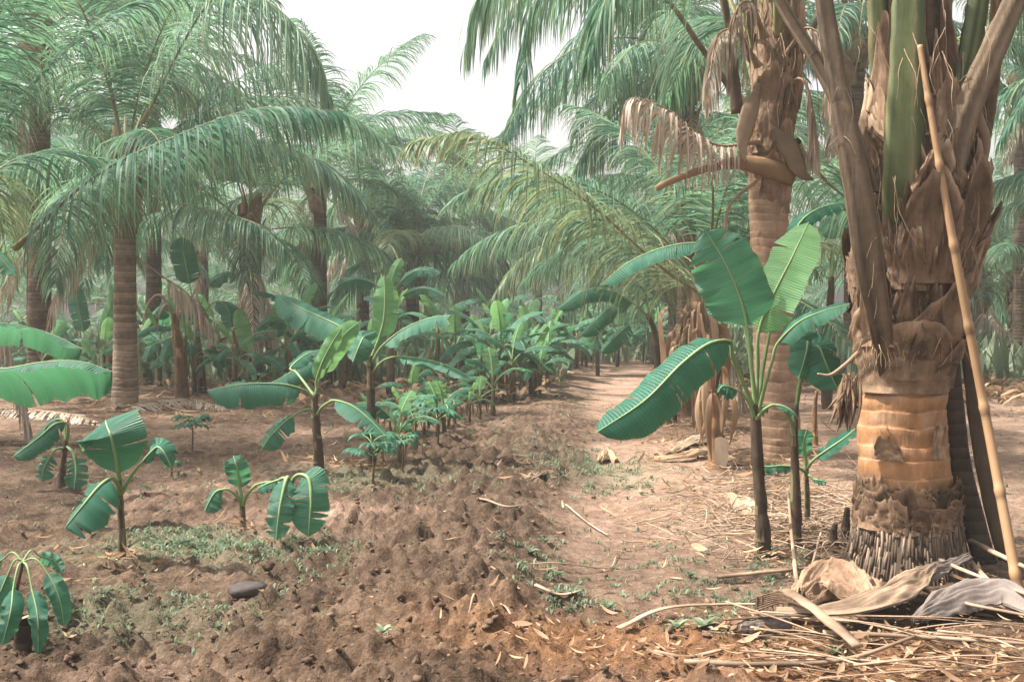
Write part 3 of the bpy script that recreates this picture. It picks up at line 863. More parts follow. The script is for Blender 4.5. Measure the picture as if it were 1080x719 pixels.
# fourth row, at the left
palm(row(-12.2, 21.0), 3.1, 'palm standing outside the left edge, its fronds hanging in at the top', r=0.17, n=18, seed=71, far=False, dry=0)
palm(row(-12.6, 25.0), 3.2, 'palm deep in the dark grove at the left edge', r=0.17, n=18, seed=74, far=True)
palm(row(-12.6, 30.0), 3.4, 'palm in the dark grove left of the slim ringed trunk', r=0.17, n=18, seed=77, far=True)
palm(row(-12.4, 35.0), 3.4, 'palm in the grove just right of the slim ringed trunk', r=0.17, n=18, seed=80, far=True)
# tall palms whose crowns close the top of the view
palm(row(-8.6, 17.2), 5.4, 'tall palm in the left grove with its crown above the frame top', r=0.16, n=20, seed=83)
palm(row(-9.6, 24.5), 6.6, 'tall palm deep in the left grove, fronds against the sky', r=0.16, n=20, seed=86, far=True)
palm(row(4.0, 18.0), 5.6, 'tall palm behind the second palm, a wall of hanging leaflets', r=0.16, n=20, seed=89)
palm(row(3.6, 25.0), 5.4, 'tall far palm above the long yellowing frond', r=0.16, n=20, seed=92, far=True)
palm(row(8.5, 23.0), 6.2, 'tall palm behind the thick palm, crown at the frame top', r=0.16, n=20, seed=95, far=True)
palm(row(6.6, 12.5), 4.6, 'tall palm behind the thick palm hanging dark fronds at its right', r=0.16, n=19, seed=98)

# ------------------------------------------------------------------ the far wood, one mass of fronds
mb = MB()
g = np.random.default_rng(99)
for i in range(600):
    y = g.uniform(42, 58) if i < 420 else g.uniform(37, 50); px = g.uniform(-160, 1260)
    x = (px - 540) / F * y
    hmax = 6.6 + 3.4 * sstep(60, 330, abs(px - 470)) + g.uniform(-0.9, 0.6)
    z = hmax * g.uniform(0.12, 0.86) if i < 420 else g.uniform(.1, 1.6)
    p = arc_path(g.uniform(3, 4.4), g.uniform(15, 80), g.uniform(60, 105), 14)
    a = g.uniform(0, 6.28)
    p = np.stack([x + p[:, 0] * math.cos(a), y + p[:, 0] * math.sin(a), z + p[:, 2] * 0.8], -1)
    frond_geom(mb, p, leafL=0.95, nper=60, droop=0.45, width=0.045, seed=i, segs=3, sides=4)
far = mb.build('distant_palms', [M['rachis'], M['frond']])
tag(far, 'distant mass of pale green palms closing the end of the plantation', kind='stuff')

# ------------------------------------------------------------------ low growth between the trunks, far off
mb = MB()
n = 15000
y = 19 + 34 * g.random(n) ** 1.2; x = (g.uniform(-560, 560, n)) / F * y
u = path_u(x, y)
ok = (np.abs(u - 0.2) > 1.0) | (y > 27)
x, y = x[ok], y[ok]; n = len(x)
ht = g.uniform(0.12, 0.8, n) * (0.5 + fbm(x * 0.4, y * 0.4, seed=5, octv=2))
a = g.uniform(0, 6.28, n); ln = g.uniform(0.05, 0.5, n)
B = np.stack([x, y, gz(x, y)], -1)
tipp = B + np.stack([np.cos(a) * ln, np.sin(a) * ln, ht], -1)
midp = (B + tipp) / 2 + np.array([0, 0, 0.12])
wv = np.stack([np.cos(a + 1.57), np.sin(a + 1.57), 0 * a], -1) * g.uniform(0.02, 0.085, n)[:, None]
mb.grid(np.stack([np.stack([B - wv * .5, B + wv * .5], 1), np.stack([midp - wv, midp + wv], 1), np.stack([tipp - wv * .1, tipp + wv * .1], 1)], 1), 0, g.random(n))
tag(mb.build('undergrowth', M['weed']), 'pale leafy undergrowth between the far trunks', kind='stuff')

mb = MB()
n = 5200
y = 15 + 34 * g.random(n) ** 1.3; x = (g.uniform(-560, 560, n)) / F * y
u = path_u(x, y)
ok = (np.abs(u - 0.2) > 1.1) & (fbm(x * 0.5, y * 0.5, seed=8, octv=2) > 0.42)
x, y = x[ok], y[ok]; n = len(x)
a = g.uniform(0, 6.28, n); ln = g.uniform(0.12, 0.5, n)
B = np.stack([x, y, gz(x, y) + g.uniform(0.0, 0.10, n)], -1)
dv = np.stack([np.cos(a), np.sin(a), g.uniform(-0.05, 0.5, n)], -1) * ln[:, None]
wv = np.stack([np.cos(a + 1.57), np.sin(a + 1.57), g.normal(0, 0.4, n)], -1) * g.uniform(0.012, 0.05, n)[:, None]
mb.grid(np.stack([np.stack([B + dv * t - wv * k + [0, 0, q], B + dv * t + wv * k + [0, 0, q]], 1) for t, k, q in ((0, .4, 0), (.35, 1, .05), (.7, .9, .05), (1, .2, 0))], 1), 0, g.random(n))
tag(mb.build('far_leaf_litter', M['dry_leaf']), 'brown fallen leaves under the far palms', kind='stuff')

# ------------------------------------------------------------------ rows of banana plants farther off: a few kinds, copied
PROTO = [generic_banana(0.55, 5, 201, 0.62, 0.095, sr=0.03), generic_banana(0.85, 7, 202, 0.85, 0.13, sr=0.04), generic_banana(1.15, 7, 203, 1.0, 0.15, sr=0.05),
         generic_banana(0.3, 4, 204, 0.42, 0.075, sr=0.02)]
for th in PROTO:
    hgt = max(v.co.z for v in next(c for c in th.children if c.name.startswith('stem')).data.vertices)
    for j in range(4):
        a = j * 2.1 + hgt * 9; q = hgt * rng.uniform(.45, .85)
        c = smooth_path([[0.02 * math.cos(a), .02 * math.sin(a), hgt * .95], [.10 * math.cos(a), .10 * math.sin(a), hgt * .9], [.13 * math.cos(a), .13 * math.sin(a), hgt * .95 - q * .5], [.11 * math.cos(a), .11 * math.sin(a), hgt * .95 - q]], 10)
        wv = np.array([-math.sin(a), math.cos(a), .1]) * .02 * (.4 + hgt); pr = np.sin(np.linspace(.3, 3.0, 10))[:, None]
        nn_ = np.array([math.cos(a), math.sin(a), 0]) * .012
        mb = MB(); mb.grid(np.stack([c - wv * pr, c - wv * pr * .4 + nn_, c - nn_ * .4, c + wv * pr * .5 + nn_, c + wv * pr], 1), 0, rng.random() * .4)
        mb.build('dead_leaf', M['dry_leaf'], th)
USED = set()
row_label = 'young banana plant in the crowded row left of the path'
g = np.random.default_rng(66)


def put_banana(k, base, rot, sc_, label, group='banana plants in the far rows'):
    o = PROTO[k] if k not in USED else copy_tree(PROTO[k])
    USED.add(k)
    o.location = tuple(base); o.rotation_euler = (0, 0, rot); o.scale = (sc_,) * 3
    if 'group' in o:
        del o['group']
    tag(o, label, 'banana plant', group)
    return o


for i in range(30):
    t = i / 29.0
    px = 440 + 192 * t + g.normal(0, 24) - 25 * (1 - t); py = 480 - 102 * t ** .75 + g.normal(0, 8)
    if py < 378:
        continue
    put_banana(int(g.choice([3, 3, 0, 3]) if t < .4 else g.choice([0, 0, 1, 1])), G(px, py), rng.uniform(0, 6.28), rng.uniform(.6, .95) * (.8 if t < .3 else .95), row_label, 'young banana plants crowding the row left of the path')
for (px, py, k) in [(606, 378, 1), (628, 374, 1), (650, 376, 2), (672, 379, 1), (690, 384, 1), (640, 370, 2), (664, 370, 2), (616, 368, 2), (700, 376, 2)]:
    put_banana(k, G(px, py), rng.uniform(0, 6.28), rng.uniform(.7, 1.0), 'leafy banana plant closing the head of the path', 'banana plants at the head of the path')
mid_label = 'leafy banana plant between the left trunks and the tilled soil'
for i in range(13):
    px = g.uniform(20, 470); py = g.uniform(398, 428) if px < 300 else g.uniform(392, 416)
    put_banana(int(g.choice([0, 1, 1, 2, 3])), G(px, py), rng.uniform(0, 6.28), rng.uniform(.5, .85), mid_label, 'banana plants between the left trunks')
far_label = 'leafy banana plant deep among the far palms'
for i in range(30):
    t = i / 29.0
    px = 440 + 192 * t + g.normal(0, 24) - 25 * (1 - t); py = 480 - 102 * t ** .75 + g.normal(0, 8)
    if py < 378:
        continue
    put_banana(int(g.choice([3, 3, 0, 3]) if t < .4 else g.choice([0, 0, 1, 1])), G(px, py), rng.uniform(0, 6.28), rng.uniform(.6, .95) * (.8 if t < .3 else .95), row_label, 'young banana plants crowding the row left of the path')
for (px, py, k) in [(606, 378, 1), (628, 374, 1), (650, 376, 2), (672, 379, 1), (690, 384, 1), (640, 370, 2), (664, 370, 2), (616, 368, 2), (700, 376, 2)]:
    put_banana(k, G(px, py), rng.uniform(0, 6.28), rng.uniform(.7, 1.0), 'leafy banana plant closing the head of the path', 'banana plants at the head of the path')
mid_label = 'leafy banana plant between the left trunks and the tilled soil'
for i in range(13):
    px = g.uniform(20, 470); py = g.uniform(398, 428) if px < 300 else g.uniform(392, 416)
    put_banana(int(g.choice([0, 1, 1, 2, 3])), G(px, py), rng.uniform(0, 6.28), rng.uniform(.5, .85), mid_label, 'banana plants between the left trunks')
far_label = 'leafy banana plant deep among the far palms'
for (px, py, k, s_, lb) in [
    (468, 470, 3, 0.9, None), (520, 441, 3, 1.2, None), (540, 428, 0, 1.0, None),
    (560, 421, 0, 0.9, None), (578, 411, 0, 1.0, None), (598, 401, 0, 1.1, None), 
    (608, 391, 1, 0.8, None), (528, 408, 1, 0.95, None), (480, 420, 0, 1.1, None), (604, 384, 1, 1.0, None), (560, 392, 2, 0.8, None),
    (520, 395, 2, 0.85, None), (624, 382, 0, 1.2, None), (470, 404, 1, 0.9, None)]:
    put_banana(k, G(px, py), rng.uniform(0, 6.28), s_ * rng.uniform(0.9, 1.1), row_label, 'young banana plants crowding the row left of the path')
for i in range(46):
    Yb = 17 + 26 * rng.random() ** 1.15
    px = rng.uniform(-20, 520) if i % 3 else rng.uniform(560, 1090)
    x = (px - 540) / F * Yb
    if Yb < 27 and abs(float(path_u(x, Yb)) - 0.1) < 1.2 or (Yb < 19 and px > 500):
        continue
    put_banana(int(rng.choice([0, 1, 2, 2, 1])), (x, Yb, gzs(x, Yb)), rng.uniform(0, 6.28), rng.uniform(0.55, 0.95), far_label)
# ------------------------------------------------------------------ hand-placed fronds of the palms nearest to the path
def hero_frond(parent, pts, seed, mats=('rachis', 'frond'), label=None, n=40, **kw):
    mb = MB()
    o0 = np.array(parent.location)
    frond_geom(mb, smooth_path(pts, n), seed=seed, **kw)
    f = mb.build('frond', [M[mats[0]], M[mats[1]]], parent, o0)
    if label:
        f['label'] = label
    return f


byl = {o['label']: o for o in C.objects if o.get('category') == 'palm'}
left_edge = byl['dark short palm at the left edge whose long frond leans across the picture']
slim = byl['slim palm with a straight ringed grey trunk among the left bananas']
hero_frond(left_edge, PP(10.4, (16, 262), (100, 186, -.3), (190, 142, -.6), (275, 114, -.8), (360, 117, -.9)), 301, leafL=0.95, nper=156, droop=0.62, width=0.017, pet=0.12, up=0.1, n=50)
hero_frond(slim, PP(14.2, (150, 130), (215, 10, -.5), (262, -8, -.9), (318, 35, -1.2), (350, 112, -1.3)), 302, leafL=1.35, nper=143, droop=0.75, width=0.018, pet=0.2, up=0.0, n=50)
hero_frond(slim, PP(15.0, (152, 170), (215, 112), (272, 72), (320, 66), (348, 100)), 303, ('rachis_dry', 'frond'), leafL=0.85, nper=109, droop=0.7, width=0.018, pet=0.2)
hero_frond(slim, PP(15.2, (150, 205), (215, 220, -.8), (270, 236, -1.5), (300, 262, -1.9)), 304, leafL=0.8, nper=104, droop=0.6, width=0.018)
hero_frond(slim, PP(15.3, (125, 200), (80, 175, -.6), (30, 190, -1), (-20, 250, -1.2)), 305, leafL=0.9, nper=117, droop=0.5, width=0.018)
hero_frond(slim, PP(14.9, (140, 268), (172, 292), (200, 312), (228, 352)), 306, ('rachis_dry', 'frond_dry'), 'withered pinkish frond hanging beside the trunk', leafL=0.55, nper=57, droop=1.0, width=0.03, pet=0.35, ragged=0.4)

# ------------------------------------------------------------------ the second palm right of the path
b2 = G(822, 482)
Y2 = b2[1]
second = thing('coconut_palm', b2, 'second palm right of the path with a ringed tan trunk and brown crown shaft', 'palm')
mb = MB()
ring_trunk(mb, [b2 - [0, 0, .1], P(818, 400, Y2), P(814, 300, Y2), P(810, 200, Y2), P(812, 120, Y2)], [0.205, 0.185, 0.175, 0.168, 0.165, 0.16], seed=11,
           tints=([0, 0.25, 0.5, 0.62, 0.75, 1], [0.55, 0.6, 0.75, 0.62, 0.7, 0.4]), gap=(0.055, 0.10), sides=28)
mb.build('trunk', M['trunk_tan'], second, b2)
mb = MB()
zs = [P(0, y, Y2)[2] for y in (220, 180, 130, 60, 0, -60)]
xc = [P(x, 0, Y2)[0] for x in (812, 812, 814, 817, 820, 822)]
cen = (xc, [Y2] * 6, zs); rr = (zs, [0.155, 0.17, 0.185, 0.20, 0.19, 0.14])
mb.tube(np.array([[xc[i], Y2, zs[i]] for i in range(6)]), np.array([0.15, 0.16, 0.175, 0.19, 0.18, 0.11]), 20, 0, 0.15, rough=0.1)
g = np.random.default_rng(15)
for i in range(20):
    zb = zs[0] + (zs[4] - zs[0]) * (i / 21.0) - 0.05
    shell(mb, cen, rr, g.uniform(0, 6.28) if i % 2 else g.uniform(-2.6, -0.6), g.uniform(0.6, 1.1), zb, zb + g.uniform(0.35, 0.6), flare=g.uniform(0.0, 0.09), seed=400 + i, ragged=1.0, na=22, nz=18, lean=g.uniform(-.3, .3), point=g.uniform(.3, .8))
strings(mb, [[xc[3] + g.normal(0, .22), Y2 - .2 + g.normal(0, .1), zs[3] + g.uniform(-.2, .6)] for i in range(26)], 0.7, 5, 0.006, 0.1)
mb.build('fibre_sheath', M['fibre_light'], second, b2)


def stalk(parent, name, pts, rad, mat, label=None, seed=0, sides=8, flat=0.6, tint=None, n=28, hint=(0, 1, 0), cap=True, rough=0.08):
    mb = MB()
    c = smooth_path(pts, n)
    mb.tube(c, np.interp(np.linspace(0, 1, n), np.linspace(0, 1, len(rad)), rad), sides, 0, np.linspace(.35, .75, n) if tint is None else tint, flat=flat, hint=hint, cap=cap, rough=rough, seed=seed)
    o = mb.build(name, M[mat], parent, np.array(parent.location))
    if label:
        o['label'] = label
    return o


# cut orange stalk pointing left
stalk(second, 'cut_stalk', PP(Y2, (838, 186, -.22), (806, 176, -.24), (775, 172, -.25), (738, 180, -.3), (708, 191, -.35), (692, 199, -.38)), [0.095, 0.085, 0.055, 0.033, 0.029, 0.027], 'petiole_orange', 'orange brown stump of a cut frond stalk', 3, flat=0.45)
tall = byl['taller palm behind the dry leaves, hanging leaflets right of the open sky']
YT = 19.0
for i, pts in enumerate([[(738, 70), (690, 5, -.5), (620, -25, -1), (550, 0, -1.5), (512, 62, -1.8)], [(738, 78), (680, 42, -.8), (610, 50, -1.6), (555, 96, -2.2), (528, 160, -2.5)],
                         [(738, 82), (700, 78, -.6), (650, 108, -1.1), (610, 172, -1.5)], [(738, 68), (712, -20, .2), (655, -60, .5), (590, -55, .8), (535, -10, 1.0)],
                         [(738, 76), (700, 20, .6), (650, 12, 1.2), (600, 50, 1.8), (575, 120, 2.0)], [(738, 80), (715, 50, -1.0), (675, 45, -2.0), (640, 80, -2.8)]]):
    hero_frond(tall, PP(YT, *pts), 330 + i, leafL=1.45, nper=100, droop=0.7, width=0.024, pet=0.12, up=0.05, n=50, r0=0.035)
arch = byl['low palm arching over the right edge of the path at its far end']
hero_frond(arch, PP(23.0, (712, 330), (680, 278, -.5), (620, 250, -1), (556, 268, -1.5), (505, 335, -1.8)), 341, ('rachis_dry', 'frond_yellow'), leafL=1.3, nper=110, droop=.6, width=.03, pet=.12, n=50, r0=.04)
short = byl['short palm with arching pale fronds behind the young banana row']
hero_frond(short, PP(25.6, (438, 290), (462, 262, -.4), (496, 250, -.8), (522, 262, -1.2), (540, 296, -1.4)), 342, ('rachis_dry', 'frond'), leafL=1.2, nper=90, droop=.6, width=.03, pet=.12, n=40, r0=.04)
hero_frond(short, PP(25.6, (438, 286), (410, 254, -.6), (360, 240, -1.2), (310, 262, -1.8)), 343, ('rachis', 'frond'), leafL=1.3, nper=90, droop=.6, width=.03, pet=.12, n=40, r0=.04)
for i, (Yq, pts) in enumerate([(23.2, [(714, 326), (690, 250, -.3), (650, 216, -.6), (606, 222, -.9), (572, 262, -1.1)]), (23.2, [(716, 326), (668, 300, -.8), (626, 296, -1.4), (590, 330, -1.8)]),
                               (23.4, [(716, 322), (735, 262, .3), (770, 240, .6), (806, 262, .8)])]):
    hero_frond(arch, PP(Yq, *pts), 345 + i, leafL=1.3, nper=100, droop=.55, width=.03, pet=.1, n=44, r0=.04)
for i, pts in enumerate([[(440, 292), (452, 236, .5), (486, 214, 1), (524, 226, 1.4), (548, 262, 1.6)], [(436, 292), (424, 232, .6), (392, 204, 1.2), (356, 214, 1.6), (334, 246, 2)], [(440, 294), (474, 286, -.8), (506, 296, -1.4), (528, 330, -1.8)], [(440, 288), (444, 210, .3), (462, 170, .8), (496, 160, 1.4)]]):
    hero_frond(short, PP(25.7, *pts), 350 + i, leafL=1.25, nper=90, droop=.55, width=.03, pet=.1, n=44, r0=.04)
hidden = byl['palm hidden behind the hanging brown banana leaves, right of the path']
hero_frond(hidden, PP(14.2, (752, 318), (700, 284, -.8), (628, 220, -1.6), (560, 174, -2.2), (495, 141, -2.6), (438, 148, -2.8)), 311,
           ('rachis', 'frond_yellow'), 'long yellowing frond reaching left over the path', leafL=1.2, nper=150, droop=0.46, width=0.021, pet=0.12, up=0.32, n=60, r0=0.035, ang=(72, 30))
hero_frond(second, PP(Y2, (800, 150, -.15), (752, 152, -.3), (704, 116, -.5), (664, 104, -.6), (655, 138, -.6)), 312, ('rachis_dry', 'frond_dry'), 'dry pinkish frond bent over on itself', leafL=0.55, nper=91, droop=1.0, width=0.02, pet=0.12, up=0.0, ragged=0.15)
hero_frond(second, PP(Y2, (790, 118), (772, 95), (738, 48), (700, -4), (640, -52, .2), (575, -60, .2), (515, -15, .2), (495, 40, .2)), 313, ('petiole_brown', 'frond'), leafL=1.15, nper=130, droop=0.62, width=0.018, pet=0.42, n=60, r0=0.05, r1=0.006)
hero_frond(second, PP(Y2, (800, 90, .2), (760, -20, .8), (700, -75, 1.4), (630, -60, 1.9), (570, 0, 2.1), (548, 90, 2.0)), 314, leafL=1.15, nper=130, droop=0.6, width=0.018, pet=0.25, n=60, r0=0.04)
hero_frond(second, PP(Y2, (802, 70, .1), (770, -30, -.4), (715, -62, -.8), (650, -20, -1.1), (620, 60, -1.2)), 315, leafL=1.0, nper=130, droop=0.6, width=0.018, pet=0.3, n=60, r0=0.04)
hero_frond(second, PP(Y2, (800, 60, .3), (772, 20, 1.2), (735, 40, 2.0), (700, 110, 2.6)), 316, leafL=1.0, nper=117, droop=0.5, width=0.018, pet=0.2, n=50, r0=0.04)
hero_frond(second, PP(Y2, (835, 90), (862, 20, .1), (905, -60, .2), (990, -90, .4), (1080, -20, .6), (1110, 60, .7)), 317, ('petiole_brown', 'frond'), leafL=0.95, nper=117, droop=0.55, width=0.018, pet=0.35, n=50, r0=0.045)
hero_frond(second, PP(Y2, (822, 60, -.1), (815, -60, -.6), (790, -150, -1.6), (740, -190, -2.6), (690, -150, -3.2)), 318, leafL=0.8, nper=104, droop=0.4, pet=0.3, r0=0.04)
hero_frond(second, PP(Y2, (822, 60, .1), (835, -80, .4), (880, -190, .8), (950, -240, 1.2), (1020, -200, 1.5)), 319, leafL=0.8, nper=104, droop=0.4, pet=0.3, r0=0.04)
hero_frond(second, PP(Y2, (838, 150, .2), (870, 190, 1.2), (905, 225, 2.0), (930, 300, 2.5)), 320, leafL=0.8, nper=104, droop=0.45, width=0.018, pet=0.15, r0=0.035)
for i, pts in enumerate([[(800, 70, -.2), (778, 36, -.35), (756, 40, -.45), (746, 110, -.5)], [(828, 60, -.2), (850, 30, -.35), (870, 50, -.4), (874, 120, -.4)], [(806, 40, -.22), (792, 4, -.4), (776, 14, -.5), (768, 86, -.5)], [(832, 90, -.2), (846, 84, -.3), (856, 110, -.34), (858, 165, -.34)]]):
    hero_frond(second, PP(Y2, *pts), 360 + i, ('rachis_dry', 'frond_dry'), 'dry brown frond hanging against the crown shaft', leafL=.5, nper=46, droop=1.1, width=.022, pet=.25, up=0, ragged=.3, r0=.03, n=30)
stalk(second, 'dead_stalk', PP(Y2, (778, 120, -.2), (770, 40, -.25), (758, -30, -.3)), [0.055, 0.035, 0.03], 'petiole_brown', seed=5)
stalk(second, 'dead_stalk', PP(Y2, (832, 110, -.22), (838, 40, -.25), (836, -30, -.3)), [0.05, 0.032, 0.03], 'petiole_brown', seed=6)
stalk(second, 'dead_stalk', PP(Y2, (798, 190, -.2), (768, 220, -.3), (766, 262, -.33), (770, 290, -.33)), [0.02, 0.012, 0.02, 0.045], 'rachis_dry', 'withered flower stalk hanging down', seed=7)
stalk(second, 'bract', PP(Y2, (801, 88, -.26), (790, 120, -.3), (783, 150, -.32), (786, 170, -.3)), [0.012, 0.075, 0.07, 0.01], 'stalk', 'pale dry bract hooked over the crown shaft', seed=8, flat=0.25)
stalk(second, 'bract', PP(Y2, (815, 135, -.25), (832, 155, -.29), (845, 182, -.3), (858, 190, -.3)), [0.02, 0.085, 0.075, 0.01], 'stalk', seed=9, flat=0.22, tint=0.2)

# ------------------------------------------------------------------ the thick palm in front
Y1 = 5.72
b1 = np.array([P(957, 0, Y1)[0], Y1, gzs(P(957, 0, Y1)[0], Y1)])
k1 = Y1 / F
thick = thing('coconut_palm', b1, 'thick near palm wrapped in brown leaf bases, orange ringed trunk', 'palm')


def Zy(y):
    return H + (HZ - y) * k1


def Xp(x):
    return (x - 540) * k1


mb = MB()
ring_trunk(mb, [[Xp(958), Y1, -0.12], [Xp(956), Y1, Zy(545)], [Xp(952), Y1, Zy(470)], [Xp(952), Y1, Zy(395)]], [60 * k1, 54 * k1, 49 * k1, 46 * k1, 44 * k1, 44 * k1], seed=21,
           tints=([0, 0.36, 0.46, 0.55, 0.60, 0.68, 0.74, 0.79, 0.84, 0.90, 0.95, 1], [0.1, 0.12, 0.2, 0.35, 0.45, 0.72, 0.38, 0.70, 0.42, 0.78, 0.44, 0.40]), gap=(0.06, 0.095), sides=48)
mb.build('trunk', M['trunk_orange'], thick, b1)
# mat of aerial roots round the foot
mb = MB()
g = np.random.default_rng(31)
zt, zb_ = Zy(548), b1[2] - 0.03
for a_ in range(128):
    a = 2 * math.pi * (a_ + 0.4 * g.random()) / 128
    za = zb_ - .02 * g.random()
    while za < zt - .01:
        l0, l1 = za, min(za + g.uniform(.015, .15), zt + g.uniform(-.02, .0))
        if g.random() > .10 and l1 > l0 + .01:
            rad0 = np.interp([l0, (l0 + l1) / 2, l1], [zb_, zb_ + .06, zt - .1, zt], [70 * k1, 63 * k1, 57 * k1, 54.5 * k1]) + g.normal(0, .002) - .001
            pts = [[Xp(957) + q * math.cos(a + g.normal(0, .008)), Y1 + q * math.sin(a), z] for q, z in zip(rad0, (l0 + .002, (l0 + l1) / 2, l1 - .002))]
            mb.tube(pts, np.array([0.0055, 0.0068, 0.0055]) * g.uniform(.55, 1.25), 5, 0, np.clip(g.normal(0.45, 0.3), 0, 1), cap=True)
        za = l1 + .004
mb.tube(np.array([[Xp(957), Y1, zb_], [Xp(957), Y1, (zb_ + zt) / 2], [Xp(956), Y1, zt]]), np.array([65, 58, 53]) * k1, 40, 0, 0.22, rough=0.05)
mb.build('root_mat', M['root'], thick, b1)
# torn fibre collar above the roots
mb = MB()
cz = [Zy(y) for y in (560, 500, 405, 380, 330, 290, 250, 200, 150, 100, 40, -40)]
cxx = [Xp(x) for x in (956, 953, 952, 953, 955, 958, 962, 964, 964, 965, 966, 966)]
cr = [r_ * k1 for r_ in (54, 50, 46, 51, 54, 56, 60, 60, 52, 43, 35, 26)]
cen = (cxx, [Y1] * 12, cz); rr = (cz, cr)
for i in range(26):
    a = g.uniform(-2.9, -0.2)
    shell(mb, cen, rr, a, g.uniform(.2, .8), Zy(g.uniform(545, 556)), Zy(g.uniform(495, 528)), flare=g.uniform(0, .035), seed=500 + i, point=g.uniform(.0, .3), ragged=1.1, na=24, nz=12, thick=.006, tint=g.choice([0.15, 0.35, 0.6]))
for (y0_, y1_, a, da, t, fl) in ((478, 440, -1.15, .2, .95, .035), (480, 456, -2.2, .3, .7, .02)):
    shell(mb, cen, rr, a, da, Zy(y0_), Zy(y1_), flare=fl, seed=int(y0_ + 9), point=.35, ragged=2.0, thick=.008, tint=t)
stt = []
for i in range(110):
    a = g.uniform(-3.0, -0.1); q = 52 * k1
    stt.append([Xp(954) + q * math.cos(a), Y1 + q * math.sin(a), Zy(g.uniform(500, 548))])
strings(mb, stt, 0.07, 18, 0.0022, 0.8, tint=0.8, n=5)
mb.build('fibre_collar', M['fibre'], thick, b1)
# the crown shaft: a core and the clasping leaf bases round it
mb = MB()
core = [(cxx[i], Y1, cz[i]) for i in range(2, 12)]
mb.tube(np.array(core), np.array(cr[2:]) * 0.93, 36, 0, 0.12, rough=0.08)
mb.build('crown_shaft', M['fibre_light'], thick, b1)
S_ = [  # bottom y, top y, angle, half angle, flare, lean, point, tint
    (412, 338, -1.75, 1.25, .05, 0, .35, .36), (408, 352, -0.6, .9, .04, .1, .5, .30), (398, 300, -1.15, .95, .05, .1, .45, .42), (384, 316, -2.5, .7, .04, 0, .6, .5),
    (372, 262, -1.75, .8, .02, 0, .8, .32), (372, 250, -0.55, .8, .07, .1, .5, .26), (350, 236, -1.2, .9, .03, .15, .5, .28), (330, 200, -2.35, .65, .02, -.1, .9, .55),
    (318, 215, -0.45, .75, .12, .25, .45, .24), (300, 180, -1.5, .9, .02, 0, .6, .20), (280, 150, -0.8, .8, .05, .2, .6, .26), (262, 130, -1.9, .7, .03, -.1, .8, .30),
    (250, 110, -1.3, .6, .03, .1, .7, .18), (225, 90, -2.4, .55, .05, -.2, .7, .5), (205, 60, -0.7, .6, .03, .1, .7, .22), (190, 40, -1.8, .6, .02, 0, .8, .28),
    (150, 10, -2.5, .6, .04, -.2, .8, .35), (140, -10, -1.1, .6, .02, .1, .7, .25), (390, 300, 1.0, 1.1, .05, 0, .4, .3), (330, 220, 1.9, 1.1, .06, 0, .4, .3), (260, 130, 1.2, 1.1, .05, 0, .4, .3), (180, 40, 1.6, 1.1, .04, 0, .4, .3)]
S_ += [(300, 186, -1.62, .42, .075, 0, .35, .22), (285, 170, -1.05, .4, .07, .05, .5, .16)]
for i, (y0_, y1_, a, da, fl, ln, pt, tn) in enumerate(S_):
    mb = MB()
    shell(mb, cen, rr, a, da, Zy(y0_), Zy(y1_), flare=fl, seed=600 + i, lean=ln, point=pt, tint=tn + .12, na=26, nz=22, ragged=0.55, thick=(0.008 + 0.002 * (i % 4)) if i < 22 else .05)
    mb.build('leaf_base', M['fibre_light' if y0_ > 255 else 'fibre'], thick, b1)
mb = MB()
for i in range(54):
    yb = g.uniform(130, 395); a = g.uniform(-2.9, -.2)
    shell(mb, cen, rr, a, g.uniform(.10, .34), Zy(yb), Zy(yb - g.uniform(24, 95)), flare=g.uniform(0, .06), seed=800 + i, lean=g.normal(0, .25), point=g.uniform(.2, .9), ragged=1.4, thick=g.uniform(.016, .04), tint=g.choice([.15, .3, .5, .7]), na=16, nz=16)
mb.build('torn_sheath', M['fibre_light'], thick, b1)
mb = MB()
st = [[Xp(g.uniform(893, 1005)), Y1 - .26 + g.normal(0, .02), Zy(g.uniform(355, 372))] for i in range(34)]
strings(mb, st, 0.12, 8, 0.0022, 0.5, tint=0.95)
st = [[Xp(g.uniform(895, 1020)), Y1 - .27 + g.normal(0, .03), Zy(g.uniform(0, 290))] for i in range(44)]
strings(mb, st, 0.32, 9, 0.0024, 0.22, tint=0.95, n=10)
mb.build('hanging_fibres', M['fibre'], thick, b1)


def thick_frond(pts, hw, mat, seed, beyond, fm='frond', n=60, petf=0.5):
    """stalk by pixel half-widths, carrying on into a frond above the frame"""
    p = smooth_path(PP(Y1, *pts), 30)
    mb = MB()
    gg = np.random.default_rng(seed)
    rd = np.interp(np.linspace(0, 1, 30), np.linspace(0, 1, len(hw)), hw)[:, None] * k1 * (1 + gg.normal(0, .055, 18))[None]
    tn = np.clip(.5 + gg.normal(0, .26, 18)[None] + .5 * (fbm(np.linspace(0, 7, 30)[:, None] + 0 * np.arange(18)[None], np.arange(18)[None] * .8 + 0 * np.zeros((30, 1)), seed=seed) - .5), 0, 1)
    mb.tube(p, rd, 18, 0, tn[None], flat=0.55, hint=(0, 1, 0), rough=0.10, seed=seed)
    strings(mb, [p[j] + np.array([gg.normal(0, 1) * hw[0] * k1 * .8, -.03, 0]) for j in gg.integers(1, 20, 16)], .16, seed, .0022, .5, tint=.9, n=6)
    o = mb.build('frond', M[mat], thick, b1)
    if beyond is not None:
        q = smooth_path(np.concatenate([p[-2:-1], PP(Y1, *beyond)]), 44)
        mb = MB()
        frond_geom(mb, q, r0=hw[-1] * k1 * 0.9, r1=.004, pet=.06, leafL=0.72, nper=109, droop=.35, width=.018, seed=seed, flare=1.0)
        mb.build('leaflets', [M['petiole_green'] if mat == 'petiole_green' else M['rachis'], M[fm]], o, b1)
    return o


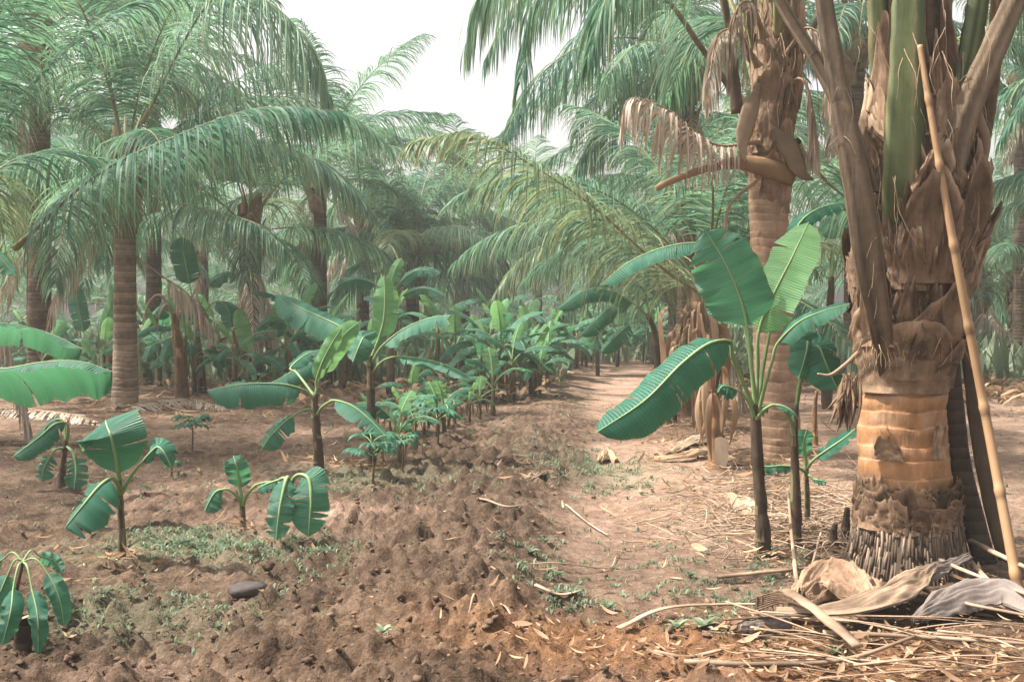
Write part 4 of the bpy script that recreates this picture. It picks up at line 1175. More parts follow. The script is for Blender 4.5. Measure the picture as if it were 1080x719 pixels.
thick_frond(((938, 415, -.10), (930, 352, -.24), (917, 280, -.31), (905, 200, -.32), (889, 120, -.28), (872, 20, -.2), (858, -70, -.1)), [7, 12, 15, 13, 10, 9, 8], 'petiole_brown', 701, ((825, -220, .1), (760, -330, .4), (670, -380, .8), (580, -330, 1.2)))
thick_frond(((914, 205, -.22), (893, 128, -.2), (862, 66, -.1), (836, 25, 0), (808, -25, .1)), [14, 10, 8, 7, 7], 'petiole_brown', 702, ((740, -120, .2), (650, -180, .3), (560, -170, .4), (480, -90, .5)))
thick_frond(((952, 290, -.16), (953, 215, -.23), (955, 130, -.25), (958, 40, -.2), (961, -90, -.1)), [24, 22, 19, 17, 14], 'petiole_green', 703, ((965, -260, .0), (975, -420, .3), (1000, -540, .8), (1040, -600, 1.4)))
thick_frond(((982, 330, -.16), (990, 262, -.23), (1000, 190, -.26), (1018, 120, -.26), (1046, 55, -.22), (1084, -30, -.1)), [26, 19, 16, 14, 13, 11], 'petiole_brown', 704, ((1150, -140, .1), (1260, -220, .3), (1370, -220, .5), (1450, -140, .7)))
thick_frond(((992, 200, -.1), (1008, 120, -.14), (1022, 60, -.1), (1036, -20, 0)), [15, 14, 12, 11], 'petiole_green', 705, ((1070, -170, .1), (1130, -290, .5), (1230, -340, 1.0)))
thick_frond(((975, 200, -.05), (982, 100, -.08), (990, 20, 0), (996, -60, .1)), [18, 15, 13, 12], 'petiole_green', 706, ((1010, -260, .5), (1030, -400, 1.2), (1060, -470, 2.2)))
thick_frond(((932, 180, 0), (930, 90, 0), (926, 20, 0), (922, -60, .1)), [16, 13, 11, 10], 'petiole_green', 707, ((905, -260, .6), (880, -380, 1.4), (840, -430, 2.4)))
stalk(thick, 'dead_stalk', PP(Y1, (1006, 260, .05), (1026, 190, .1), (1042, 110, .12), (1050, 40, .1), (1053, -30, .1)), [.055, .05, .045, .04, .035], 'fibre', 'dark rotten frond stalk at the back', 12)
stalk(thick, 'dead_stalk', PP(Y1, (1028, 10, .0), (1022, 60, -.05), (1030, 118, -.1), (1040, 150, -.1), (1036, 185, -.1)), [.012, .02, .03, .03, .006], 'rachis_dry', seed=13)
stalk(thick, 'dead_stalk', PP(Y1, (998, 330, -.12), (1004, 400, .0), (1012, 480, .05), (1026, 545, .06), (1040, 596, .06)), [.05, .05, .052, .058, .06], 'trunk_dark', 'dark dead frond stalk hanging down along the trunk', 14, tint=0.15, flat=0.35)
stalk(thick, 'dead_stalk', PP(Y1, (1010, 300, .05), (1022, 380, .12), (1034, 470, .15), (1050, 545, .15), (1066, 600, .14)), [.03, .036, .045, .048, .05], 'petiole_brown', 'grey dead frond stalk hanging to the ground', 15, tint=0.3, flat=0.35)
stalk(thick, 'flower_stalk', PP(Y1, (905, 372, -.2), (892, 384, -.24), (876, 395, -.25), (862, 394, -.25)), [.012, .010, .008, .004], 'rachis_dry', seed=16)
mb = MB()
for i in range(40):
    a = g.uniform(0, 6.28); q = g.uniform(0, 1)
    p0 = P(897 + g.normal(0, 4), 392 + 8 * g.random(), Y1 - .2 + g.normal(0, .03))
    p1 = P(892 + g.normal(0, 8), 428 + g.uniform(-10, 28), Y1 - .22 + g.normal(0, .04))
    mb.tube(smooth_path([p0, (p0 + p1) / 2 + g.normal(0, .012, 3), p1], 6), np.array([.003, .008, .013, .012, .008, .002]) * g.uniform(.6, 1.2), 5, 0, g.uniform(.2, .7))
o = mb.build('fibre_tuft', M['fibre'], thick, b1)
o['label'] = 'shaggy brown tuft hanging at the left side of the trunk'
# the bamboo pole
bp = G(1078, 634)
pole = thing('bamboo_pole', bp, 'tan jointed bamboo pole leaning against the thick palm', 'pole')
mb = MB()
c = smooth_path(np.array([bp - [0, 0, .03], P(1040, 440, Y1 - .42), P(1008, 270, Y1 - .4), P(985, 140, Y1 - .36), P(970, 48, Y1 - .3)]), 160)
s = np.linspace(0, 1, 160); rb = np.interp(s, [0, .6, 1], [.024, .0195, .013]); tb = 0.55 + 0 * s
for j in (0.06, 0.2, 0.345, 0.49, 0.635, 0.78, 0.9):
    rb = rb + 0.004 * np.exp(-((s - j) / .006) ** 2); tb = tb - 0.4 * np.exp(-((s - j + 0.012) / .006) ** 2) + .3 * np.exp(-((s - j - .01) / .008) ** 2)
mb.tube(c, rb, 12, 0, tb, cap=True)
mb.build('shaft', M['bamboo'], pole, bp)
# ------------------------------------------------------------------ the banana plants in front, leaf by leaf
CAMW = (0, -1, 0)                       # a face turned toward the open side of the row


def plant(base, label, name='banana_plant', cat='banana plant', group=None):
    b = G(*base)
    return thing(name, b, label, cat, group), b, b[1]


def L(th, b, Y, pet, path, wl, wr, dy=0.0, **kw):
    """petiole and blade given as pixels (+ depth offset); half-widths in pixels at that depth"""
    k = Y / F
    p = PP(Y, *[(q[0], q[1], (q[2] if len(q) > 2 else 0) + dy) for q in pet])
    q = PP(Y, *[(q[0], q[1], (q[2] if len(q) > 2 else 0) + dy) for q in path])
    return add_leaf(th, b, p, q, wl * k, wr * k, **kw)


# A: the tall plant right of the path
A, b, Y = plant((806, 586), 'tall banana plant right of the path, broad leaves, in front of the second palm')
stem(A, b, [b - [0, 0, .05], P(802, 520, Y), P(798, 470, Y), P(796, 425, Y)], [.040, .034, .029, .023], 1, tint=.2)
L(A, b, Y, [(796, 432), (786, 408, -.05), (772, 376, -.12)], [(771, 360, -.16), (748, 362, -.25), (718, 384, -.36), (680, 422, -.5), (629, 456, -.62)], 22, 31, fold=(34, 46), nhint=(.25, -.55, .8), tears=3, seed=11, wave=.02)
L(A, b, Y, [(797, 430, .03), (790, 370, .1), (775, 300, .18)], [(752, 264, .25), (735, 256, .3), (700, 261, .36), (664, 276, .42), (633, 301, .45)], 12, 20, fold=(30, 55), nhint=(.1, -.35, .95), tears=1, seed=12)
L(A, b, Y, [(797, 425), (793, 390, -.03)], [(788, 345, -.05), (780, 312, -.08), (764, 276, -.10), (744, 243, -.10)], 33, 37, fold=(8, 14), nhint=(-.25, -1, .25), tears=2, seed=13, tipw=.45)
L(A, b, Y, [(798, 425), (799, 390)], [(800, 352, -.02), (812, 318, -.05), (836, 270, -.03), (853, 234, .03)], 28, 30, fold=(10, 18), nhint=(-.55, -.85, .2), tears=1, seed=14, mat='banana_pale', tipw=.6)
L(A, b, Y, [(799, 428, .05), (806, 380, .15), (822, 300, .25)], [(836, 250, .3), (850, 228, .34), (875, 216, .4), (900, 214, .46)], 13, 22, fold=(30, 50), nhint=(.1, -.5, .85), tears=2, seed=15)
L(A, b, Y, [(799, 440), (806, 410, -.05), (815, 378, -.1)], [(820, 362, -.12), (842, 340, -.18), (868, 328, -.22), (897, 320, -.25)], 14, 24, fold=(20, 38), nhint=(.1, -.6, .8), tears=1, seed=16)
L(A, b, Y, [(797, 445), (790, 425, -.05), (782, 414, -.08)], [(778, 412, -.1), (770, 408, -.12), (762, 407, -.13), (757, 414, -.13)], 7, 14, fold=(30, 60), nhint=(0, -.5, .85), tears=0, seed=17)
L(A, b, Y, [(798, 442, -.02), (806, 432, -.06), (814, 427, -.08)], [(817, 427, -.08), (826, 428, -.1), (836, 434, -.12), (842, 442, -.12)], 5, 7, fold=(30, 50), nhint=(0, -.5, .85), tears=0, seed=18, label='small yellowing leaf')
# B: the smaller one beside it
B_, b, Y = plant((839, 577), 'small banana plant between the tall banana and the thick palm, torn drooping leaf')
stem(B_, b, [b - [0, 0, .05], P(839, 520, Y), P(838, 460, Y), P(840, 425, Y)], [.038, .028, .020, .015], 2, tint=.3)
L(B_, b, Y, [(840, 430), (845, 400, -.05)], [(849, 388, -.06), (856, 368, -.12), (864, 366, -.2), (872, 385, -.28), (884, 412, -.32)], 24, 22, fold=(30, 45), nhint=(-.1, -.75, .65), tears=5, seed=21)
L(B_, b, Y, [(840, 432), (843, 405, -.02)], [(846, 390, -.04), (850, 372, -.05), (852, 360, -.12), (850, 374, -.22), (842, 400, -.28)], 18, 18, fold=(25, 40), nhint=(0, -.9, .5), tears=4, seed=22)
L(B_, b, Y, [(838, 462), (834, 445, -.04), (826, 432, -.08), (816, 427, -.1)], [(810, 427, -.1), (802, 430, -.11), (794, 438, -.12)], 5, 8, fold=(30, 55), nhint=(0, -.5, .85), tears=0, seed=23)
# C: sucker
Cc, b, Y = plant((851, 556), 'thin banana sucker close left of the thick palm with three small leaves')
stem(Cc, b, [b - [0, 0, .05], P(851, 520, Y), P(850, 490, Y)], [.022, .018, .012], 3, tint=.8)
L(Cc, b, Y, [(850, 494), (850, 486)], [(849, 480), (848, 470, -.02), (849, 460, -.04), (851, 453, -.05)], 9, 9, fold=(10, 10), nhint=(0, -1, .2), tears=0, seed=31)
L(Cc, b, Y, [(851, 494), (856, 487, -.03)], [(860, 483, -.04), (874, 473, -.08), (890, 462, -.1), (902, 452, -.1)], 9, 13, fold=(15, 30), nhint=(-.2, -.6, .8), tears=1, seed=32)
L(Cc, b, Y, [(850, 498), (842, 493, -.04)], [(836, 492, -.06), (822, 491, -.1), (808, 492, -.12), (795, 489, -.12)], 5, 8, fold=(20, 45), nhint=(0, -.5, .85), tears=0, seed=33)
L(Cc, b, Y, [(851, 500), (855, 502, -.02)], [(858, 505, -.03), (864, 506, -.05), (872, 508, -.06)], 5, 6, fold=(20, 40), nhint=(0, -.5, .85), tears=0, seed=34)

# D: middle left, nearer of the pair
D, b, Y = plant((336, 507), 'nearer of a close pair of banana plants left of the path, pale unfurling leaf')
stem(D, b, [b - [0, 0, .05], P(335, 470, Y), P(332, 430, Y), P(332, 415, Y)], [.042, .036, .030, .024], 4, tint=.3)
L(D, b, Y, [(332, 424), (326, 415, -.03)], [(318, 410, -.06), (296, 405, -.14), (258, 405, -.25), (218, 412, -.32)], 13, 27, fold=(20, 60), nhint=(0, -.35, .95), tears=2, seed=41)
L(D, b, Y, [(333, 442), (328, 432, -.05), (318, 433, -.1)], [(310, 438, -.13), (300, 445, -.16), (288, 457, -.19), (276, 473, -.2)], 11, 14, fold=(25, 45), nhint=(-.1, -.6, .8), tears=2, seed=42)
L(D, b, Y, [(332, 418), (336, 402)], [(339, 392), (350, 372, -.03), (364, 352, -.05), (378, 340, -.05)], 13, 12, fold=(20, 25), nhint=(.35, -.9, .3), tears=0, seed=43, mat='banana_pale')
L(D, b, Y, [(333, 416), (334, 408)], [(334, 400, -.02), (340, 382, -.05), (350, 362, -.08), (360, 346, -.08)], 8, 9, fold=(15, 30), nhint=(.2, -1, .2), tears=0, seed=44, mat='banana_pale')
L(D, b, Y, [(333, 440), (339, 430, -.06), (347, 424, -.12)], [(353, 422, -.14), (372, 428, -.2), (394, 446, -.26), (416, 471, -.3)], 16, 30, fold=(20, 55), nhint=(.25, -.5, .85), tears=7, seed=45)
L(D, b, Y, [(332, 418), (320, 402, .1), (312, 392, .2)], [(306, 388, .25), (322, 374, .35), (338, 369, .42), (352, 368, .48)], 12, 14, fold=(20, 40), nhint=(0, -.5, .85), tears=1, seed=46)
# E: middle left, the farther and taller
E, b, Y = plant((392, 497), 'taller banana plant behind the pair, long leaves arching both ways', )
stem(E, b, [b - [0, 0, .05], P(391, 450, Y), P(391, 400, Y), P(390, 375, Y)], [.044, .038, .032, .026], 5, tint=.2)
L(E, b, Y, [(391, 380), (396, 366)], [(400, 356), (405, 336, -.03), (406, 312, -.05), (405, 290, -.04)], 14, 13, fold=(15, 15), nhint=(-.15, -1, .2), tears=1, seed=51, mat='banana_pale', tipw=.5)
L(E, b, Y, [(391, 385), (398, 372, -.04)], [(404, 364, -.06), (424, 348, -.14), (448, 337, -.22), (476, 332, -.28)], 15, 25, fold=(25, 45), nhint=(0, -.55, .85), tears=2, seed=52)
L(E, b, Y, [(392, 394), (402, 382, -.05), (412, 377, -.1)], [(420, 376, -.14), (444, 378, -.2), (474, 386, -.26), (502, 401, -.3)], 10, 28, fold=(20, 58), nhint=(.1, -.4, .9), tears=2, seed=53)
L(E, b, Y, [(390, 384), (380, 366, .08), (372, 354, .14)], [(364, 347, .18), (342, 336, .26), (316, 324, .34), (291, 310, .36)], 14, 22, fold=(20, 48), nhint=(-.15, -.5, .85), tears=2, seed=54)
L(E, b, Y, [(390, 388), (378, 376, .02), (368, 370, .06)], [(358, 369, .1), (334, 377, .14), (308, 392, .18), (282, 406, .2)], 10, 18, fold=(25, 55), nhint=(-.15, -.45, .9), tears=2, seed=55)
L(E, b, Y, [(391, 388), (388, 376, -.08)], [(386, 368, -.12), (384, 356, -.18), (380, 362, -.28), (372, 382, -.33)], 14, 15, fold=(25, 35), nhint=(0, -.8, .5), tears=1, seed=56)
# F: front left
Ff, b, Y = plant((128, 606), 'slender young banana plant at the front left with one broad upright leaf')
stem(Ff, b, [b - [0, 0, .05], P(129, 570, Y), P(127, 530, Y), P(126, 506, Y)], [.021, .017, .014, .011], 6, tint=.35)
L(Ff, b, Y, [(126, 512), (126, 505)], [(125, 500, -.02), (122, 482, -.06), (117, 460, -.10), (113, 450, -.06), (111, 443, .0)], 34, 34, fold=(14, 12), nhint=(.05, -1, .3), tears=1, seed=61, broad=.55, tipw=.93)
L(Ff, b, Y, [(127, 522), (136, 505, -.04), (145, 492, -.07)], [(150, 487, -.08), (158, 478, -.1), (166, 471, -.1), (173, 477, -.12), (181, 493, -.12)], 7, 26, fold=(30, 50), nhint=(.3, -.6, .7), tears=0, seed=62, tipw=.4)
L(Ff, b, Y, [(126, 520), (124, 510, -.05), (120, 505, -.08)], [(116, 504, -.1), (104, 513, -.15), (88, 532, -.2), (68, 557, -.22)], 13, 31, fold=(20, 38), nhint=(-.3, -.7, .7), tears=2, seed=63)
# G and H: the two small ones in front of the pair
Gg, b, Y = plant((256, 564), 'small banana plant with a short square upright leaf on bare soil')
stem(Gg, b, [b - [0, 0, .05], P(256, 545, Y), P(255, 528, Y)], [.021, .017, .012], 7, tint=.5)
L(Gg, b, Y, [(255, 530), (254, 520)], [(253, 515), (252, 503, -.02), (249, 490, -.05), (246, 480, -.03)], 12, 13, fold=(10, 10), nhint=(.1, -1, .1), tears=1, seed=71, tipw=.7)
L(Gg, b, Y, [(255, 532), (249, 522, -.03), (240, 516, -.06)], [(235, 516, -.07), (228, 518, -.08), (222, 526, -.09), (216, 539, -.1)], 7, 14, fold=(30, 45), nhint=(-.2, -.7, .7), tears=0, seed=72)
L(Gg, b, Y, [(256, 534), (260, 522, -.03), (268, 513, -.06)], [(273, 510, -.08), (284, 508, -.1), (298, 510, -.12), (312, 517, -.12)], 6, 12, fold=(25, 55), nhint=(.1, -.5, .8), tears=1, seed=73)
Hh, b, Y = plant((293, 586), 'low banana plant whose big torn leaves hang straight down to the soil')
stem(Hh, b, [b - [0, 0, .05], P(294, 560, Y), P(300, 530, Y), P(306, 512, Y)], [.018, .016, .013, .01], 8, tint=.5)
L(Hh, b, Y, [(306, 514), (311, 503, -.03)], [(318, 500, -.06), (326, 506, -.1), (328, 528, -.14), (325, 566, -.14)], 22, 19, fold=(15, 25), nhint=(.1, -1, .35), tears=3, seed=81, tipw=.5)
L(Hh, b, Y, [(305, 514), (304, 505, -.04)], [(303, 503, -.08), (300, 512, -.12), (295, 536, -.16), (291, 570, -.16)], 15, 14, fold=(20, 30), nhint=(-.1, -1, .3), tears=2, seed=82, tipw=.5)
L(Hh, b, Y, [(306, 512), (300, 504, .02)], [(294, 506, .04), (282, 510, .06), (270, 516, .08)], 7, 9, fold=(20, 50), nhint=(0, -.5, .85), tears=1, seed=83)

# I: the two big plants outside the left edge whose leaves reach in
I1, b, Y = plant((-105, 560), 'banana plant off the left edge, one long broad leaf held out level into view')
stem(I1, b, [b - [0, 0, .05], P(-105, 480, Y), P(-100, 420, Y)], [.07, .06, .045], 9)
L(I1, b, Y, [(-98, 428), (-80, 396, -.05), (-58, 384, -.08)], [(-44, 384, -.1), (0, 389, -.14), (44, 382, -.18), (84, 381, -.2), (119, 392, -.2)], 9, 60, fold=(20, 72), nhint=(.02, -.22, 1), tears=1, seed=91, n=40, tipw=.86)
L(I1, b, Y, [(-100, 424, .05), (-85, 360, .3), (-62, 338, .5)], [(-50, 338, .6), (-20, 340, .7), (20, 343, .8), (56, 353, .85), (87, 368, .85)], 8, 42, fold=(20, 70), nhint=(.02, -.22, 1), tears=2, seed=92, n=40, tipw=.8)
L(I1, b, Y, [(-102, 420, .1), (-100, 300, .3), (-75, 245, .4)], [(-60, 240, .45), (-30, 246, .5), (-6, 266, .5), (17, 291, .5)], 14, 24, fold=(20, 55), nhint=(0, -.5, .9), tears=2, seed=93)
L(I1, b, Y, [(-106, 424, 0), (-140, 330, 0)], [(-170, 290, 0), (-220, 280, 0), (-300, 330, 0)], 25, 25, fold=(20, 35), tears=3, seed=94)
# J: droopy seedling under them
J, b, Y = plant((64, 520), 'low drooping young banana plant under the long level leaf at the left')
stem(J, b, [b - [0, 0, .05], P(66, 490, Y), P(70, 462, Y)], [.03, .025, .016], 10, tint=.4)
L(J, b, Y, [(70, 466), (72, 455, -.03)], [(70, 446, -.05), (58, 447, -.1), (40, 462, -.15), (13, 482, -.18)], 9, 16, fold=(25, 50), nhint=(-.1, -.6, .8), tears=2, seed=101)
L(J, b, Y, [(70, 466), (68, 450, .03)], [(64, 442, .04), (54, 445, .06), (46, 455, .08), (40, 472, .08)], 10, 14, fold=(25, 45), nhint=(-.1, -.7, .6), tears=1, seed=102)
L(J, b, Y, [(70, 470), (76, 476, -.06)], [(78, 482, -.1), (80, 496, -.14), (78, 516, -.16)], 12, 12, fold=(15, 25), nhint=(.1, -1, .2), tears=3, seed=103)
L(J, b, Y, [(68, 472), (58, 474, -.06)], [(54, 480, -.1), (46, 494, -.14), (44, 508, -.14)], 10, 11, fold=(15, 25), nhint=(-.1, -1, .2), tears=3, seed=104)

# N: the plant behind, right of the path
N_, b, Y = plant((690, 436), 'banana plant with a dark thin stem at the right edge of the far path')
stem(N_, b, [b - [0, 0, .05], P(694, 395, Y), P(690, 350, Y), P(682, 330, Y)], [.065, .055, .045, .03], 11, tint=.3)
L(N_, b, Y, [(684, 336), (676, 326, -.05)], [(668, 320, -.08), (645, 307, -.2), (618, 306, -.3), (588, 326, -.36)], 10, 15, fold=(25, 55), nhint=(-.05, -.4, .9), tears=1, seed=111)
L(N_, b, Y, [(682, 334), (672, 322, .1)], [(664, 318, .14), (646, 322, .2), (628, 338, .24), (612, 354, .26)], 8, 13, fold=(25, 55), nhint=(-.05, -.5, .9), tears=3, seed=112)
L(N_, b, Y, [(684, 336), (690, 316, .1), (702, 302, .2)], [(712, 298, .25), (726, 292, .3), (738, 292, .35)], 8, 11, fold=(25, 50), nhint=(0, -.5, .9), tears=1, seed=113)
L(N_, b, Y, [(684, 340), (674, 338, -.1)], [(664, 342, -.15), (648, 356, -.22), (634, 372, -.26)], 7, 11, fold=(25, 50), nhint=(-.1, -.6, .8), tears=3, seed=114)
# O: behind the tall one, beside the thick palm
O_, b, Y = plant((872, 432), 'banana plant half hidden between the tall banana and the thick palm, dark leaf')
stem(O_, b, [b - [0, 0, .05], P(874, 360, Y), P(877, 292, Y)], [.07, .055, .04], 12, tint=.3)
L(O_, b, Y, [(877, 298), (882, 275, -.1), (892, 250, -.2)], [(897, 238, -.25), (892, 228, -.35), (880, 232, -.45), (868, 250, -.5)], 14, 17, fold=(20, 40), nhint=(-.3, -.7, .6), tears=2, seed=121)
L(O_, b, Y, [(877, 298), (880, 260, .1)], [(884, 240, .15), (890, 215, .2), (900, 196, .25)], 14, 14, fold=(20, 30), nhint=(-.2, -.9, .3), tears=2, seed=122)
L(O_, b, Y, [(877, 302), (888, 285, -.1)], [(896, 276, -.15), (910, 268, -.2), (926, 272, -.25)], 8, 12, fold=(20, 40), nhint=(0, -.6, .8), tears=2, seed=123)
# Q: pale upright leaves near the slim trunk
for (bx, by, lb, lv) in [
    ((96, 402), 0, 'banana plant with two pale upright leaves left of the slim ringed trunk', [((98, 372), (106, 350), (118, 318), (122, 296), 11, 'banana_pale'), ((92, 372), (88, 350), (82, 320), (80, 300), 9, 'banana'), ((100, 372), (120, 360), (138, 352), (150, 356), 8, 'banana'), ((92, 376), (76, 362), (62, 358), (48, 366), 8, 'banana')]),
    ((214, 416), 0, 'banana plant with a broad dark leaf right of the withered stem', [((206, 330), (200, 300), (194, 270), (190, 250), 13, 'banana'), ((208, 330), (220, 300), (236, 290), (250, 292), 10, 'banana'), ((208, 335), (228, 318), (240, 325), (244, 345), 10, 'banana'), ((204, 335), (190, 320), (176, 320), (164, 336), 8, 'banana')]),
    ((262, 418), 0, 'banana plant with a level leaf behind the left pair', [((262, 385), (262, 372), (256, 345), (252, 325), 8, 'banana_pale'), ((262, 386), (250, 378), (238, 378), (226, 384), 6, 'banana'), ((263, 386), (274, 376), (290, 380), (300, 390), 7, 'banana'), ((262, 380), (270, 350), (284, 338), (302, 346), 7, 'banana')]),
    ((412, 425), 0, 'banana plant far behind the pair with two leaves arching to the right', [((412, 330), (420, 300), (440, 285), (465, 288), 8, 'banana'), ((412, 332), (424, 312), (446, 304), (470, 312), 7, 'banana'), ((410, 332), (396, 300), (376, 294), (356, 300), 7, 'banana'), ((411, 330), (412, 300), (418, 282), (424, 272), 7, 'banana_pale')]),
]:
    q, b, Y = plant(bx, lb)
    top = lv[0][0]
    stem(q, b, [b - [0, 0, .05], P((bx[0] + top[0]) / 2, (bx[1] + top[1]) / 2, Y), P(top[0], top[1] + 4, Y)], [.07, .055, .035], bx[0])
    for i, (p0, p1, p2, p3, hw, mt) in enumerate(lv):
        d = (-.15, .15, -.3, .2)[i]
        L(q, b, Y, [p0, ((p0[0] + p1[0]) / 2, (p0[1] + p1[1]) / 2, d * .2)], [p1 + (d * .4,), p2 + (d * .8,), p3 + (d,)], hw, hw * 1.4, fold=(20, 45), nhint=(0, -.75, .6), tears=2, seed=bx[0] + i, mat=mt)

# seedlings standing apart on the tilled strip
for (base, lb, k, sc_, rt) in [((420, 497), 'lone seedling with one pale upright leaf on the tilled strip', 3, 1.0, .5), ((462, 470), 'thin seedling standing alone nearest to the path', 3, .85, 2.0)]:
    put_banana(k, G(*base), rt, sc_, lb, None)
for (base, top, lb, sd) in [((393, 518), (392, 462), 'thin sapling with a drooping tuft of leaflets, in front of the tall left banana', 1), ((424, 502), (424, 460), 'thin sapling with drooping fingered leaves right of the left pair', 2),
                            ((462, 478), (460, 425), 'leafy fingered seedling near the path edge', 3), ((202, 478), (202, 442), 'leafy low shrub on the soil at the left, in front of the withered stem', 4),
                            ((180, 505), (180, 485), 'tiny weed sapling beside the front left banana', 6)]:
    b = G(*base); Y = b[1]
    t = thing('sapling', b, lb, 'sapling')
    g = np.random.default_rng(sd)
    tp = P(top[0], top[1], Y)
    mb = MB(); mb.tube(smooth_path([b - [0, 0, .03], (b + tp) / 2 + [.01, 0, 0], tp], 10), np.linspace(.010, .005, 10), 6, 0, .5)
    mb.build('stem', M['pseudostem'], t, b)
    mb = MB()
    h = tp[2] - b[2]
    for i in range(9):
        a = 2.4 * i; q0 = b + (tp - b) * (0.55 + .45 * g.random())
        q1 = q0 + np.array([math.cos(a), math.sin(a), .5]) * h * .30
        mb.tube([q0, (q0 + q1) / 2 + [0, 0, .01], q1], [.003, .003, .002], 4, 1, .8)
        for jj in range(6):
            a2 = a + (jj - 2.5) * .55
            e = arc_path(h * g.uniform(.28, .42), 15, 95, 6)
            p = np.stack([q1[0] + e[:, 0] * math.cos(a2), q1[1] + e[:, 0] * math.sin(a2), q1[2] + e[:, 2]], -1)
            wd = np.array([-math.sin(a2), math.cos(a2), 0]) * h * .05
            pr = np.array([.2, .8, 1, .9, .6, .05])[:, None]
            mb.grid(np.stack([p - wd * pr, p, p + wd * pr], 1) - np.array([0, 0, 1]) * (np.array([1, 0, 1])[None, :, None] * .01), 0, g.random())
    mb.build('leaves', [M['shrub'], M['midrib']], t, b)

# K: bottom left corner: cut stump and the dark drooping plant beside it
st, b, Y = plant((22, 696), 'short cut stump with a pale top in the bottom left corner', 'cut_stump', 'stump')
mb = MB()
tp = P(30, 584, Y)
mb.tube(smooth_path([b - [0, 0, .08], P(25, 672, Y), P(27, 650, Y)], 12), np.linspace(.034, .032, 12), 16, 0, .1, rough=.25, cap=False)
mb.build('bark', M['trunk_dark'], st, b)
mb = MB()
a = np.linspace(0, 6.283, 16, endpoint=False)
mb.grid(np.stack([np.stack([P(27, 650, Y)[0] + r_ * .0325 * np.cos(a), Y + r_ * .0325 * np.sin(a), P(27, 650, Y)[2] + .010 * np.cos(a) * r_ + .004 * (1 - r_)], -1) for r_ in (1.0, .7, .35, .02)]), 0, .5, closed=True)
mb.build('cut_face', M['cut_wood'], st, b)
K, b, Y = plant((10, 690), 'dark drooping broad-leaved plant in front of the stump at the bottom left', 'leafy_plant', 'plant')
mb = MB(); mb.tube(smooth_path([b - [0, 0, .03], P(14, 640, Y), P(24, 592, Y)], 12), np.linspace(.012, .006, 12), 7, 0, .4)
mb.build('stem', M['pseudostem'], K, b)
for i, (mid, tipp, hw, dy) in enumerate([((50, 604), (68, 660), 11, -.05), ((8, 606), (-22, 668), 13, -.05), ((34, 622), (40, 690), 10, -.14), ((2, 590), (-40, 610), 11, .08), ((42, 586), (66, 604), 8, .1), ((14, 620), (2, 680), 11, -.16)]):
    L(K, b, Y, [(24, 592), ((24 + mid[0]) / 2, (590 + mid[1]) / 2 - 8, dy * .3)], [mid + (dy * .6,), ((mid[0] + tipp[0]) / 2 + 3, (mid[1] + tipp[1]) / 2 - 4, dy), tipp + (dy,)], hw, hw, fold=(25, 35), nhint=(.1, -.9, .4), tears=0, seed=130 + i, r=.004, tipw=.4)

# ------------------------------------------------------------------ withered banana stems
W, b, Y = plant((192, 426), 'withered brown banana stem with drooping dead stalks, near the slim trunk', 'dead_banana_stem')
stem(W, b, [b - [0, 0, .05], P(191, 390, Y), P(186, 350, Y), P(184, 330, Y)], [.10, .085, .07, .04], 41, 'orange_stem', .25)
for i, pts in enumerate([[(185, 336), (170, 312), (158, 318), (150, 340)], [(186, 335), (200, 322), (214, 340), (222, 368)], [(186, 336), (192, 312), (204, 318), (210, 338)], [(184, 336), (176, 322), (168, 332), (166, 352)]]):
    mb = MB(); mb.tube(smooth_path(PP(Y, *[p + (-.15 * i * (k > 1),) for k, p in enumerate(pts)]), 20), np.linspace(.03, .008, 20), 6, 0, .7, rough=.2)
    mb.build('stalk', M['stalk'], W, b)


def hanging_leaves(th, b, Y, cx_, x0, y0, y1, nn, seed, wpx=6, dyr=.25, name='dead_leaf'):
    g = np.random.default_rng(seed)
    for i in range(nn):
        x = cx_ + g.normal(0, x0); ya = y0 + g.uniform(0, (y1 - y0) * .35); yb = y1 - g.uniform(0, (y1 - y0) * .35)
        dy = g.uniform(-dyr, dyr)
        pts = PP(Y, (cx_ + (x - cx_) * .3, ya, dy * .4), (x, ya + 5, dy), (x + g.normal(0, 3), (ya + yb) / 2, dy), (x + g.normal(0, 5), yb, dy))
        c = smooth_path(pts, 14); k = Y / F
        wv = unit(np.array([[math.cos(q), math.sin(q), 0] for q in g.uniform(0, 3) + np.linspace(0, g.uniform(.5, 3), 14)])) * wpx * k * g.uniform(.5, 1.2)
        pr = np.sin(np.linspace(.35, 3.0, 14))[:, None]
        dp = np.array([g.normal(0, .3), -1, 0]) * wpx * k * .5
        mb = MB(); mb.grid(np.stack([c - wv * pr, c - wv * pr * .45 + dp * pr * .6, c + dp * pr * .1, c + wv * pr * .5 + dp * pr * .7, c + wv * pr], 1), 0, np.clip(g.normal(.5, .25), 0, 1))
        mb.build(name, M['dry_leaf'], th, b)


for (base, top, nn, lb, sd) in [((738, 452), 318, 34, 'dead banana clump hung with long brown leaves behind the tall banana', 1), ((722, 440), 330, 20, 'brown dead banana stem with ragged hanging leaves beside the far path edge', 2),
                                ((700, 449), 395, 3, 'short brown dead banana stump at the path edge', 3), ((118, 412), 375, 9, 'clump of brown dead leaves at the foot of the slim trunk', 4),
                                ((282, 396), 330, 14, 'orange-brown dead banana stem behind the left pair', 5), ((248, 404), 345, 12, 'dead banana stem left of the left pair with hanging leaves', 6), ((905, 420), 350, 5, 'dead banana stem behind the thick palm', 7)]:
    q, b, Y = plant(base, lb, 'dead_banana_stem')
    stem(q, b, [b - [0, 0, .05], P(base[0], (base[1] + top) / 2, Y), P(base[0] - 1, top, Y)], [.085, .075, .05], sd + 50, 'orange_stem', .35)
    hanging_leaves(q, b, Y, base[0], 9 + nn * .22, top, base[1] - 4, nn, sd, 4.5)
